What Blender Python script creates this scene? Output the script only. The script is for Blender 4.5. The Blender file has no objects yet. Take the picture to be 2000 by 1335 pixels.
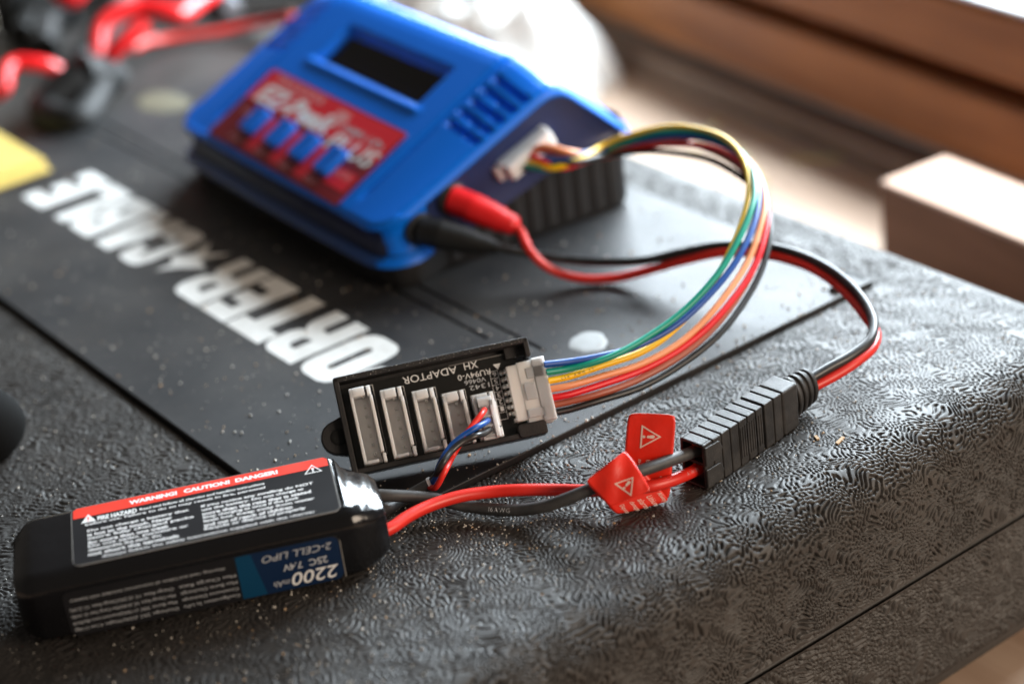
import bpy, math, random
import numpy as np
from mathutils import Matrix, Vector, Euler
random.seed(7); rng = np.random.default_rng(7)
S = 0.001                      # everything below is written in millimetres
scene = bpy.context.scene
COL = scene.collection

# ------------------------------------------------------------------ camera
CAM_POS = (-233.619, -368.907, 261.515)
CAM_R = ((0.797000, -0.364276, 0.481761), (-0.591456, -0.309137, 0.744724), (-0.122355, -0.878486, -0.461836))               # rows: world axes seen from the camera (x right, y down, z forward)
cam_d = bpy.data.cameras.new("camera"); cam = bpy.data.objects.new("camera", cam_d); COL.objects.link(cam)
r = CAM_R
cam.matrix_world = Matrix(((r[0][0], -r[0][1], -r[0][2], CAM_POS[0]*S), (r[1][0], -r[1][1], -r[1][2], CAM_POS[1]*S),
                           (r[2][0], -r[2][1], -r[2][2], CAM_POS[2]*S), (0, 0, 0, 1)))
cam_d.sensor_width = 36; cam_d.sensor_fit = 'HORIZONTAL'; cam_d.lens = 69.5
cam_d.clip_start = 0.01; cam_d.clip_end = 30
cam_d.dof.use_dof = True; cam_d.dof.focus_distance = 0.493; cam_d.dof.aperture_fstop = 6.2
cam_d.dof.aperture_blades = 0
scene.camera = cam

# ------------------------------------------------------------------ light of the place: a dim warm room, one big window on the right
w = bpy.data.worlds.new("World"); scene.world = w; w.use_nodes = True
bg = w.node_tree.nodes['Background']; bg.inputs[0].default_value = (1.0, 0.90, 0.80, 1); bg.inputs[1].default_value = 0.085
ld = bpy.data.lights.new("window_light", 'AREA'); lo = bpy.data.objects.new("window_light", ld); COL.objects.link(lo)
ld.shape = 'RECTANGLE'; ld.size = 0.76; ld.size_y = 0.25; ld.energy = 18.0; ld.color = (0.81, 0.92, 1.0)
lo.location = (0.468, 0.320, 0.245)
d = Vector((-1.0, 0.09, 0.0)); lo.rotation_euler = d.to_track_quat('-Z', 'Y').to_euler()
# size runs along local X: make that the horizontal one
lo.rotation_euler = Matrix(((0.09, 0, 1), (1, 0, -0.09), (0, 1, 0))).to_euler()
ld2 = bpy.data.lights.new("fill_light", 'AREA'); lo2 = bpy.data.objects.new("fill_light", ld2); COL.objects.link(lo2)  # added warm fill lamp behind and right of the camera, not a doorway
ld2.shape = 'RECTANGLE'; ld2.size = 0.7; ld2.size_y = 0.6; ld2.energy = 12.5; ld2.color = (1.0, 0.82, 0.65); lo2.location = (0.46, -1.22, 0.50)
lo2.rotation_euler = Vector((-0.46, 1.22, -0.50)).to_track_quat('-Z', 'Y').to_euler()
scene.view_settings.view_transform = 'Standard'; scene.view_settings.look = 'None'
scene.view_settings.exposure = 0.4; scene.view_settings.gamma = 1
scene.render.engine = 'CYCLES'
scene.cycles.use_denoising = True
scene.cycles.max_bounces = 8; scene.cycles.sample_clamp_indirect = 4

PTS = {
    'bal_blue': [[14.99, 2.05, 21.23], [21.31, 0.01, 20.21], [29.12, -2.83, 19.45], [39.49, -4.74, 18.52], [54.86, -5.55, 20.25], [68.65, -4.08, 24.03], [83.25, 0.3, 28.98], [96.43, 8.35, 34.07], [108.25, 22.34, 36.47], [113.59, 37.3, 38.03], [113.14, 52.49, 38.22], [109.33, 64.61, 36.48], [101.26, 82.46, 30.86], [89.92, 83.09, 32.07], [82.6, 89.3, 30.13], [79.76, 94.97, 29.8]],
    'bal_green': [[14.69, 1.13, 19.44], [20.63, -0.56, 18.59], [27.02, -3.21, 18.81], [34.25, -4.92, 19.26], [44.33, -5.45, 20.26], [55.09, -5.58, 22.61], [69.69, -3.91, 27.54], [84.52, 1.19, 33.91], [95.93, 8.64, 38.35], [106.37, 21.11, 39.03], [112.8, 36.25, 39.85], [114.19, 51.25, 39.48], [110.47, 63.4, 37.88], [105.63, 74.95, 34.14], [97.82, 86.06, 28.74], [83.1, 84.85, 29.95], [78.76, 94.19, 29.67]],
    'bal_yellow': [[14.2, 0.2, 17.43], [19.91, -1.17, 16.85], [28.67, -2.93, 16.65], [41.13, -4.53, 16.24], [54.24, -3.9, 17.94], [68.49, -1.72, 23.33], [80.97, 2.23, 29.72], [93.73, 9.63, 35.47], [104.59, 20.7, 38.67], [112.18, 35.9, 40.79], [114.82, 50.04, 40.38], [112.31, 63.01, 39.17], [107.03, 73.92, 36.09], [101.6, 82.75, 31.68], [89.79, 80.43, 31.97], [82.62, 84.14, 30.48], [80.93, 92.15, 30.81], [80.35, 95.07, 30.58]],
    'bal_orange': [[13.74, -0.68, 15.54], [18.55, -2.62, 15.25], [27.14, -4.5, 14.68], [39.48, -6.19, 14.01], [53.44, -6.53, 15.04], [67.28, -5.03, 18.89], [81.23, -0.7, 23.11], [92.19, 4.57, 27.88], [101.92, 11.54, 31.95], [109.61, 21.47, 34.33], [115.49, 34.78, 35.93], [116.26, 47.06, 37.06], [113.63, 60.25, 36.11], [107.76, 72.83, 32.94], [100.49, 84.35, 28.77], [88.71, 83.73, 34.01], [84.23, 90.36, 35.69], [82.5, 94.92, 32.59]],
    'bal_red': [[13.24, -1.6, 13.53], [17.74, -3.32, 13.28], [26.37, -5.16, 12.82], [38.85, -6.72, 12.49], [52.75, -7.11, 13.37], [66.66, -6.08, 16.56], [80.83, -2.09, 20.45], [92.17, 2.95, 25.26], [102.43, 11.06, 29.55], [110.01, 21.06, 31.92], [114.55, 34.36, 34.27], [115.44, 46.36, 35.07], [112.91, 59.64, 34.36], [107.31, 72.44, 31.85], [100.32, 84.2, 28.36], [84.44, 84.03, 30.04], [81.67, 92.78, 32.59], [81.72, 95.05, 31.98]],
    'bal_brown': [[12.89, -2.4, 11.87], [17.02, -3.93, 11.55], [25.09, -6.52, 11.45], [37.59, -8.04, 11.21], [51.51, -8.39, 12.19], [65.75, -6.51, 14.91], [79.52, -2.33, 18.71], [91.44, 3.4, 23.05], [101.41, 10.74, 27.97], [109.63, 21.65, 30.3], [113.94, 35.35, 33.09], [115.16, 47.29, 34.11], [113.66, 60.51, 34.38], [107.71, 73.04, 31.06], [100.7, 84.8, 27.56], [87.79, 85.21, 33.27], [84.72, 91.42, 33.57], [83.23, 94.75, 33.06]],
    'bal_black': [[12.49, -3.24, 10.09], [16.3, -4.54, 9.82], [24.42, -7.09, 9.83], [36.76, -8.74, 9.22], [50.63, -9.14, 10.06], [64.3, -8.28, 12.71], [77.85, -4.29, 15.96], [90.45, 1.13, 20.53], [100.57, 8.41, 25.49], [109.15, 19.59, 28.65], [112.6, 33.65, 31.11], [113.03, 46.23, 32.34], [111.26, 58.02, 32.19], [106.95, 69.67, 31.34], [101.32, 80.26, 29.54], [87.63, 80.25, 31.6], [81.96, 88.44, 30.24], [78.29, 94.18, 29.16]],
    'cord_black': [[55.7, 82.27, 15.0], [59.36, 77.1, 14.0], [66.74, 72.19, 11.0], [73.14, 65.79, 9.0], [79.75, 57.04, 8.5], [86.19, 48.03, 9.5], [93.04, 39.55, 12.0], [100.19, 28.91, 15.0], [104.84, 14.35, 17.0], [106.88, 2.37, 17.0], [107.09, -7.43, 16.0], [105.16, -18.11, 14.5], [100.94, -28.31, 13.0], [96.43, -34.53, 12.0], [90.76, -38.16, 11.0], [82.9, -39.0, 10.0], [76.02, -38.42, 9.2], [69.96, -38.01, 8.6]],
    'cord_red': [[65.37, 80.43, 17.0], [63.24, 74.5, 14.5], [64.64, 70.89, 10.0], [68.36, 67.68, 6.0], [73.72, 62.54, 3.5], [80.09, 55.82, 3.5], [85.72, 47.98, 6.0], [91.82, 38.39, 10.0], [98.56, 27.25, 13.5], [103.52, 13.1, 15.3], [105.8, 1.41, 15.0], [105.92, -7.68, 14.0], [103.69, -17.89, 12.5], [100.05, -27.75, 11.0], [96.97, -34.62, 9.5], [90.89, -39.02, 8.8], [82.89, -40.19, 8.0], [75.71, -39.52, 7.0], [69.73, -38.64, 6.2]],
    'lead_black': [[-40.41, -0.12, 9.0], [-37.95, -2.0, 8.5], [-33.52, -4.09, 7.0], [-28.2, -7.05, 5.0], [-23.83, -11.47, 3.2], [-19.31, -18.08, 2.6], [-15.58, -23.72, 3.0], [-11.58, -29.12, 4.5], [-7.13, -33.98, 7.0], [-1.85, -37.64, 9.0], [3.56, -40.99, 10.5], [9.94, -43.04, 11.0], [16.25, -43.16, 10.3], [22.69, -43.2, 9.4], [26.37, -43.13, 9.0]],
    'lead_red': [[-48.82, -13.87, 8.0], [-44.97, -13.85, 8.0], [-39.94, -12.78, 8.0], [-32.79, -12.13, 7.5], [-24.63, -13.49, 7.0], [-17.47, -16.29, 6.0], [-11.41, -20.75, 5.5], [-4.33, -25.86, 4.5], [0.6, -31.84, 4.6], [5.93, -39.32, 5.6], [10.66, -43.4, 6.0], [16.26, -44.4, 5.4], [22.36, -43.91, 4.4], [25.82, -43.75, 4.2]],
    'lead_sheath': [[-42.52, -2.51, 6.0], [-35.96, -0.06, 4.0], [-29.91, 0.92, 4.0], [-25.49, -1.57, 6.0]],
    'bl_red': [[-26.4, -1.86, 5.5], [-26.02, -4.14, 6.0], [-23.6, -5.67, 10.0], [-18.07, -1.78, 10.89], [-14.5, -1.98, 14.28], [-10.31, -0.94, 16.01], [-6.97, 0.16, 16.93], [-4.56, 2.29, 16.38]],
    'bl_blue': [[-25.99, -1.26, 5.5], [-25.09, -2.59, 7.0], [-22.77, -2.93, 11.0], [-18.27, -1.51, 13.27], [-14.27, -1.79, 14.84], [-10.53, -2.3, 15.75], [-7.01, -1.01, 15.01], [-4.78, 0.95, 13.99]],
    'bl_black': [[-25.76, -0.46, 5.5], [-24.63, -2.63, 8.0], [-23.26, -4.78, 12.0], [-19.1, -3.1, 13.1], [-15.22, -2.97, 14.11], [-11.72, -3.68, 14.45], [-7.94, -1.81, 12.75], [-5.22, -0.08, 11.88]],
    'tagA': [[13.67, -33.51, 21.5], [21.96, -41.84, 20.5], [15.23, -44.58, 0.5], [5.57, -37.4, 0.5]],
    'tagB': [[-4.49, -38.17, 12.5], [7.26, -39.74, 16.5], [6.87, -48.89, 9.0], [-2.03, -43.25, 6.0]],
    'tagB2': [[-2.81, -37.19, 11.0], [8.35, -38.89, 14.5], [14.63, -45.73, 1.0], [1.63, -40.48, 0.8]],
    'jack_red': [[56.33, 101.5, 25.0], [66.13, 82.37, 17.5]],
    'jack_black': [[44.35, 102.13, 19.0], [57.35, 80.74, 14.5]],
    'clip1a': [[57.04, 353.82, 8.0], [63.94, 367.8, 16.0], [69.73, 372.87, 22.0], [78.42, 372.36, 25.0], [88.65, 369.19, 25.0], [94.05, 362.1, 23.0], [97.47, 358.1, 21.0], [110.96, 367.88, 20.0], [123.76, 375.48, 20.0]],
    'clip1b': [[79.07, 350.92, 24.0], [73.06, 350.53, 22.0], [65.11, 351.29, 18.0], [58.67, 355.17, 12.0], [57.38, 358.74, 9.0]],
    'clip2a': [[16.95, 372.15, 8.0], [19.14, 361.83, 14.0], [23.29, 366.93, 18.0], [28.91, 370.06, 19.0], [34.75, 366.21, 18.0], [40.62, 363.52, 15.0], [45.85, 363.39, 9.0]],
    'power_red': [[135.57, 331.19, 14.0], [132.42, 360.59, 6.0], [118.8, 372.87, 4.0], [104.4, 383.15, 4.0], [92.27, 382.59, 6.0], [81.48, 373.76, 8.0]],
    'power_black': [[138.74, 337.72, 14.0], [138.85, 371.74, 6.0], [126.43, 386.71, 4.0], [108.4, 394.61, 6.0], [101.45, 408.41, 10.0], [81.38, 413.83, 8.0], [58.19, 381.39, 6.0]],
    'jawblack': [[47.11, 350.08, 12.0], [29.02, 349.17, 4.0], [32.02, 327.15, 4.0], [58.4, 351.89, 8.0]]
}

# ------------------------------------------------------------------ materials
def mat(name, color, rough=0.5, spec=0.5, metal=0.0, var=0.12, vscale=60, rvar=0.08, bump=0.0, bscale=900, trans=0.0, coat=0.0, dust=0.0, emit=None):
    m = bpy.data.materials.new(name); m.use_nodes = True
    nt = m.node_tree; N = nt.nodes; Lk = nt.links; b = N['Principled BSDF']
    tc = N.new('ShaderNodeTexCoord'); n = N.new('ShaderNodeTexNoise'); n.inputs['Scale'].default_value = vscale; n.inputs['Detail'].default_value = 6
    Lk.new(tc.outputs['Object'], n.inputs['Vector'])
    mx = N.new('ShaderNodeMix'); mx.data_type = 'RGBA'
    c0 = [max(0, c*(1-var)) for c in color]; c1 = [min(1, c*(1+var)) for c in color]
    mx.inputs[6].default_value = (*c0, 1); mx.inputs[7].default_value = (*c1, 1)
    Lk.new(n.outputs['Fac'], mx.inputs[0]); out = mx.outputs[2]
    if dust:
        n2 = N.new('ShaderNodeTexNoise'); n2.inputs['Scale'].default_value = vscale*0.55; n2.inputs['Detail'].default_value = 8; n2.inputs['Roughness'].default_value = 0.7
        Lk.new(tc.outputs['Object'], n2.inputs['Vector'])
        rp = N.new('ShaderNodeMapRange'); rp.inputs[1].default_value = 0.42; rp.inputs[2].default_value = 0.75; rp.inputs[3].default_value = 0; rp.inputs[4].default_value = dust
        Lk.new(n2.outputs['Fac'], rp.inputs[0])
        m2 = N.new('ShaderNodeMix'); m2.data_type = 'RGBA'; m2.inputs[7].default_value = (0.32, 0.29, 0.26, 1)
        Lk.new(rp.outputs[0], m2.inputs[0]); Lk.new(out, m2.inputs[6]); out = m2.outputs[2]
    Lk.new(out, b.inputs['Base Color'])
    b.inputs['Specular IOR Level'].default_value = spec; b.inputs['Metallic'].default_value = metal
    rr = N.new('ShaderNodeMapRange'); rr.inputs[3].default_value = max(0.02, rough-rvar); rr.inputs[4].default_value = min(1, rough+rvar)
    Lk.new(n.outputs['Fac'], rr.inputs[0]); Lk.new(rr.outputs[0], b.inputs['Roughness'])
    if bump:
        nb = N.new('ShaderNodeTexNoise'); nb.inputs['Scale'].default_value = bscale; nb.inputs['Detail'].default_value = 3
        Lk.new(tc.outputs['Object'], nb.inputs['Vector'])
        bp = N.new('ShaderNodeBump'); bp.inputs['Strength'].default_value = bump; bp.inputs['Distance'].default_value = 0.0003
        Lk.new(nb.outputs['Fac'], bp.inputs['Height']); Lk.new(bp.outputs[0], b.inputs['Normal'])
    if trans:
        b.inputs['Subsurface Weight'].default_value = trans; b.inputs['Subsurface Radius'].default_value = (0.0045, 0.0040, 0.0036); b.inputs['Subsurface Scale'].default_value = 1.0
    if coat: b.inputs['Coat Weight'].default_value = coat; b.inputs['Coat Roughness'].default_value = 0.12
    if emit: b.inputs['Emission Color'].default_value = (*emit, 1); b.inputs['Emission Strength'].default_value = 1
    return m

def wood(name, c0, c1, scale=14, rough=0.6, axis='Y', spec=0.3):
    m = bpy.data.materials.new(name); m.use_nodes = True; nt = m.node_tree; N = nt.nodes; Lk = nt.links; b = N['Principled BSDF']
    tc = N.new('ShaderNodeTexCoord'); mp = N.new('ShaderNodeMapping'); mp.inputs['Scale'].default_value = (9, 0.8, 9) if axis == 'Y' else (0.8, 9, 9)
    n = N.new('ShaderNodeTexNoise'); n.inputs['Scale'].default_value = scale; n.inputs['Detail'].default_value = 8; n.inputs['Distortion'].default_value = 0.8
    n2 = N.new('ShaderNodeTexNoise'); n2.inputs['Scale'].default_value = 9; n2.inputs['Detail'].default_value = 4
    Lk.new(tc.outputs['Object'], mp.inputs[0]); Lk.new(mp.outputs[0], n.inputs['Vector']); Lk.new(tc.outputs['Object'], n2.inputs['Vector'])
    ad = N.new('ShaderNodeMath'); ad.operation = 'MULTIPLY_ADD'; ad.inputs[1].default_value = 0.6; Lk.new(n.outputs['Fac'], ad.inputs[0])
    ml = N.new('ShaderNodeMath'); ml.operation = 'MULTIPLY'; ml.inputs[1].default_value = 0.45; Lk.new(n2.outputs['Fac'], ml.inputs[0]); Lk.new(ml.outputs[0], ad.inputs[2])
    cr = N.new('ShaderNodeValToRGB'); cr.color_ramp.elements[0].position = 0.3; cr.color_ramp.elements[0].color = (*c0, 1); cr.color_ramp.elements[1].position = 0.75; cr.color_ramp.elements[1].color = (*c1, 1)
    Lk.new(ad.outputs[0], cr.inputs[0]); Lk.new(cr.outputs[0], b.inputs['Base Color'])
    b.inputs['Roughness'].default_value = rough; b.inputs['Specular IOR Level'].default_value = spec
    bp = N.new('ShaderNodeBump'); bp.inputs['Strength'].default_value = 0.3; bp.inputs['Distance'].default_value = 0.0006; Lk.new(n.outputs['Fac'], bp.inputs['Height']); Lk.new(bp.outputs[0], b.inputs['Normal'])
    return m

M_LID = mat('textured black plastic', (0.027, 0.024, 0.022), 0.55, 0.55, var=0.3, vscale=45, rvar=0.08, dust=0.07)
M_LIDB = mat('textured black plastic rough', (0.027, 0.024, 0.022), 0.55, 0.55, var=0.3, vscale=45, rvar=0.08, bump=0.8, bscale=620, dust=0.07)
M_PANEL = mat('smooth black plastic', (0.014, 0.014, 0.0155), 0.54, 0.5, var=0.25, vscale=30, rvar=0.10, dust=0.12, bump=0.15, bscale=2500)
M_GAP = mat('shadow gap plastic', (0.012, 0.012, 0.012), 0.7, 0.3)
M_LETTER = mat('white letter paint', (0.78, 0.78, 0.76), 0.5, 0.4, var=0.08, vscale=120, dust=0.45)
M_BLUE = mat('blue plastic', (0.0, 0.155, 0.74), 0.42, 0.32, var=0.05, vscale=40, rvar=0.05, bump=0.1, bscale=2200)
M_SHADEF = mat('blue plastic front shade', (0.010, 0.013, 0.050), 0.45, 0.5, var=0.08, vscale=60)  # this and the next two: blue shell plastic with shade put into the colour
M_SHADES = mat('blue plastic side shade', (0.012, 0.022, 0.090), 0.45, 0.5, var=0.08, vscale=60)
M_SHADEL = mat('blue plastic lip shade', (0.006, 0.055, 0.24), 0.40, 0.5, var=0.08, vscale=60)
M_BLUEB = mat('blue button plastic', (0.0, 0.13, 0.62), 0.35, 0.35)
M_CBASE = mat('charcoal base plastic', (0.017, 0.017, 0.018), 0.5, 0.4)
M_SCREEN = mat('dark display glass', (0.004, 0.004, 0.006), 0.12, 0.25, rvar=0.02)
M_LREDT = mat('label bright red print', (0.72, 0.02, 0.035), 0.35, 0.5, var=0.10, vscale=30)
M_LREDB = mat('label dark red print', (0.20, 0.010, 0.018), 0.35, 0.5, var=0.35, vscale=40)
M_WHITEP = mat('white print', (0.80, 0.80, 0.80), 0.5, 0.3, var=0.05)
M_GREYP = mat('grey print', (0.50, 0.52, 0.55), 0.5, 0.3, var=0.1, vscale=400)
M_PINKP = mat('pale red print', (0.72, 0.30, 0.30), 0.5, 0.3, var=0.1)
M_WRAP = mat('black shrink wrap', (0.006, 0.006, 0.007), 0.17, 0.5, rvar=0.05, vscale=90, bump=0.5, bscale=230)
M_BLABEL = mat('black label print', (0.013, 0.013, 0.015), 0.32, 0.5, rvar=0.05)
M_BRED = mat('red label stripe', (0.78, 0.05, 0.03), 0.38, 0.5, var=0.12, vscale=200)
M_BBLUE = mat('navy label print', (0.005, 0.020, 0.062), 0.34, 0.5)
M_BBLUE2 = mat('teal label print', (0.003, 0.050, 0.115), 0.34, 0.5)
M_SILVER = mat('label edge silver', (0.22, 0.21, 0.20), 0.4, 0.5, var=0.3, vscale=300)
M_NYLON = mat('white nylon', (0.84, 0.82, 0.81), 0.45, 0.5, var=0.04, trans=0.95)
M_NYLONW = mat('ivory nylon', (0.86, 0.83, 0.78), 0.42, 0.5, var=0.04, trans=0.95)
M_CASE = mat('matte black case', (0.014, 0.013, 0.014), 0.5, 0.4, dust=0.06, vscale=300, bump=0.3, bscale=4000)
M_PCB = mat('black circuit board', (0.012, 0.012, 0.011), 0.25, 0.5, rvar=0.05)
M_METAL = mat('tinned metal', (0.75, 0.73, 0.70), 0.28, 0.5, metal=1.0)
M_COPPER = mat('copper terminal', (0.80, 0.28, 0.10), 0.35, 0.5, metal=1.0)
M_CONN = mat('black connector plastic', (0.019, 0.018, 0.018), 0.48, 0.5, var=0.25, vscale=250, bump=0.4, bscale=3500, dust=0.14)
M_TAG = mat('red tag paper', (0.80, 0.022, 0.008), 0.34, 0.5, var=0.12, vscale=300, rvar=0.1, bump=0.5, bscale=300, dust=0.04)
M_TAGE = mat('tag paper edge', (0.70, 0.62, 0.56), 0.8, 0.2)
M_TAGP = mat('tag pale print', (0.85, 0.66, 0.58), 0.5, 0.3)
WCOL = dict(blue=(0.006, 0.075, 0.34), green=(0.0, 0.29, 0.20), yellow=(0.92, 0.56, 0.0), orange=(0.86, 0.33, 0.15), red=(0.74, 0.008, 0.018), brown=(0.34, 0.085, 0.045), black=(0.014, 0.014, 0.014))
M_WIRE = {k: mat(k + ' wire insulation', v, 0.38, 0.5, var=0.08, vscale=200, bump=0.12, bscale=1200) for k, v in WCOL.items()}
M_SILR = mat('red silicone insulation', (0.74, 0.022, 0.012), 0.38, 0.5, var=0.08, vscale=150, dust=0.04)
M_SILB = mat('black silicone insulation', (0.016, 0.016, 0.017), 0.36, 0.5, var=0.2, vscale=300, dust=0.10)
M_SILBG = mat('greyed black silicone insulation', (0.045, 0.045, 0.047), 0.5, 0.5, var=0.2, vscale=300, dust=0.16)
M_REDP = mat('glossy red plastic', (0.74, 0.012, 0.016), 0.30, 0.5)
M_BANR = mat('red banana plug plastic', (0.78, 0.012, 0.014), 0.42, 0.5)
M_BLKP = mat('black rubber', (0.009, 0.009, 0.009), 0.62, 0.35)
M_BROWN = mat('dull brown case lid', (0.075, 0.055, 0.032), 0.7, 0.3)
M_STRAW = mat('pale straw', (0.62, 0.54, 0.30), 0.7, 0.3)
M_YEL = mat('yellow plastic', (0.66, 0.50, 0.14), 0.4, 0.5, var=0.1)
M_CLOTH = mat('white crumpled cloth', (0.72, 0.71, 0.69), 0.8, 0.2, var=0.05, vscale=40, bump=0.4, bscale=200)
M_BEIGE = mat('beige cardboard', (0.33, 0.29, 0.24), 0.8, 0.2, var=0.15)
M_PAINT = mat('dried white paint', (0.42, 0.43, 0.43), 0.6, 0.3, var=0.2, vscale=300)
M_GLUE = mat('dried yellowish glue', (0.12, 0.108, 0.07), 0.6, 0.4, var=0.2, vscale=200)
M_DUSTW = mat('pale grit', (0.62, 0.58, 0.52), 0.7, 0.3, var=0.25, vscale=500)
M_DUSTT = mat('tan grit', (0.52, 0.36, 0.22), 0.7, 0.3, var=0.25, vscale=500)
M_SILL = mat('white sill paint', (0.85, 0.86, 0.86), 0.5, 0.4, var=0.03)
M_BENCH = wood('pale bench wood', (0.33, 0.21, 0.145), (0.62, 0.47, 0.36), 9, 0.62)
M_PLANK = wood('dark stained wood', (0.13, 0.040, 0.011), (0.45, 0.175, 0.058), 6, 0.55)
M_MOULD = wood('weathered brown wood', (0.16, 0.105, 0.075), (0.26, 0.18, 0.13), 12, 0.65)
M_BLOCKSH = wood('sawn wood shaded side', (0.10, 0.047, 0.027), (0.19, 0.094, 0.058), 14, 0.7)  # block wood with its shade put into the colour
M_BLOCK = wood('sawn wood', (0.42, 0.25, 0.17), (0.58, 0.40, 0.30), 18, 0.65)

# ------------------------------------------------------------------ mesh helpers
def wm(o):
    return o.matrix_basis.copy() if o.parent is None else wm(o.parent) @ o.matrix_basis

class MB:
    def __init__(s): s.v = []; s.f = []
    def add(s, vs, fs):
        o = len(s.v); s.v += [tuple(map(float, p)) for p in vs]; s.f += [tuple(i+o for i in q) for q in fs]; return s
    def box(s, lo, hi, M=None):
        (a, b, c), (d, e, f) = lo, hi
        vs = [(a,b,c),(d,b,c),(d,e,c),(a,e,c),(a,b,f),(d,b,f),(d,e,f),(a,e,f)]
        if M is not None: vs = [M @ Vector(p) for p in vs]
        return s.add(vs, [(3,2,1,0),(4,5,6,7),(0,1,5,4),(1,2,6,5),(2,3,7,6),(3,0,4,7)])
    def prism(s, poly, z0, z1, M=None):
        n = len(poly); vs = [(x,y,z0) for x,y in poly] + [(x,y,z1) for x,y in poly]
        if M is not None: vs = [M @ Vector(p) for p in vs]
        return s.add(vs, [tuple(range(n-1,-1,-1)), tuple(range(n,2*n))] + [(i,(i+1)%n,n+(i+1)%n,n+i) for i in range(n)])
    def lathe(s, p0, p1, prof, n=20, sx=1.0, sy=1.0):
        p0 = Vector(p0); p1 = Vector(p1); ax = (p1-p0); L = ax.length; ax.normalize()
        a = ax.orthogonal().normalized() if abs(ax.z) > .9 else ax.cross(Vector((0,0,1))).normalized(); b = ax.cross(a)
        vs = []; fs = []
        for t, rr in prof:
            for k in range(n):
                th = 2*math.pi*k/n; vs.append(p0 + ax*(t*L) + a*(rr*sx*math.cos(th)) + b*(rr*sy*math.sin(th)))
        m = len(prof)
        for i in range(m-1):
            for k in range(n): fs.append((i*n+k, i*n+(k+1)%n, (i+1)*n+(k+1)%n, (i+1)*n+k))
        fs.append(tuple(range(n-1,-1,-1))); fs.append(tuple(range((m-1)*n, m*n)))
        return s.add(vs, fs)
    def tube(s, pts, rad, n=12, step=0.8, caps=True):
        c = curve(pts, step); m = len(c); ph = len(s.v)*0.37+m*0.61+pts[0][0]
        P = [p+Vector((math.sin(i*step*.21+ph), math.sin(i*step*.17+ph*1.7), math.sin(i*step*.26+ph*2.3)))*(0.07 if rad is not None and not callable(rad) and rad < 2 else 0)*min(1, i/8, (m-1-i)/8) for i, p in enumerate(c)]
        T = [(P[min(i+1,m-1)]-P[max(i-1,0)]).normalized() for i in range(m)]
        u = T[0].cross(Vector((0,0,1)));  u = u.normalized() if u.length > 1e-3 else T[0].orthogonal().normalized()
        vs = []; fs = []
        for i in range(m):
            u = (u - T[i]*u.dot(T[i])).normalized(); vv = T[i].cross(u)
            r_ = rad(i/(m-1)) if callable(rad) else rad
            for k in range(n):
                th = 2*math.pi*k/n; vs.append(P[i] + u*(r_*math.cos(th)) + vv*(r_*math.sin(th)))
        for i in range(m-1):
            for k in range(n): fs.append((i*n+k, i*n+(k+1)%n, (i+1)*n+(k+1)%n, (i+1)*n+k))
        if caps: fs.append(tuple(range(n-1,-1,-1))); fs.append(tuple(range((m-1)*n, m*n)))
        return s.add(vs, fs)
    def grid(s, fn, nu, nv):
        vs = [fn(i/(nu-1), j/(nv-1)) for j in range(nv) for i in range(nu)]
        return s.add(vs, [(j*nu+i, j*nu+i+1, (j+1)*nu+i+1, (j+1)*nu+i) for j in range(nv-1) for i in range(nu-1)])
    def build(s, name, m, parent=None, world=False, bevel=0, seg=2, smooth=True, angle=35, solid=0):
        me = bpy.data.meshes.new(name)
        vs = s.v
        if world and parent is not None:
            inv = wm(parent).inverted(); vs = [tuple((inv @ (Vector(p)*S))/S) for p in vs]
        me.from_pydata([(a*S, b*S, c*S) for a, b, c in vs], [], s.f); me.update()
        o = bpy.data.objects.new(name, me); COL.objects.link(o); me.materials.append(m)
        if parent is not None: o.parent = parent
        if smooth:
            me.polygons.foreach_set('use_smooth', [True]*len(me.polygons))
            if not bevel: me.set_sharp_from_angle(angle=math.radians(angle))
        if solid:
            md = o.modifiers.new('solid', 'SOLIDIFY'); md.thickness = solid*S; md.offset = 0
        if bevel:
            md = o.modifiers.new('bevel', 'BEVEL'); md.width = bevel*S; md.segments = seg; md.limit_method = 'ANGLE'; md.angle_limit = math.radians(35); md.harden_normals = True
        return o

def curve(pts, step=0.8):
    p = [Vector(q) for q in pts]; p = [p[0]*2-p[1]] + p + [p[-1]*2-p[-2]]; out = []
    for i in range(1, len(p)-2):
        p0, p1, p2, p3 = p[i-1:i+3]; L = (p2-p1).length; n = max(2, int(L/step))
        t0 = 0; t1 = max((p1-p0).length, 1e-6)**.5; t2 = t1+max(L, 1e-6)**.5; t3 = t2+max((p3-p2).length, 1e-6)**.5
        for k in range(n):
            t = t1+(t2-t1)*k/n
            a1 = p0*((t1-t)/(t1-t0))+p1*((t-t0)/(t1-t0)); a2 = p1*((t2-t)/(t2-t1))+p2*((t-t1)/(t2-t1)); a3 = p2*((t3-t)/(t3-t2))+p3*((t-t2)/(t3-t2))
            b1 = a1*((t2-t)/(t2-t0))+a2*((t-t0)/(t2-t0)); b2 = a2*((t3-t)/(t3-t1))+a3*((t-t1)/(t3-t1))
            out.append(b1*((t2-t)/(t2-t1))+b2*((t-t1)/(t2-t1)))
    out.append(p[-2]); return out

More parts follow.
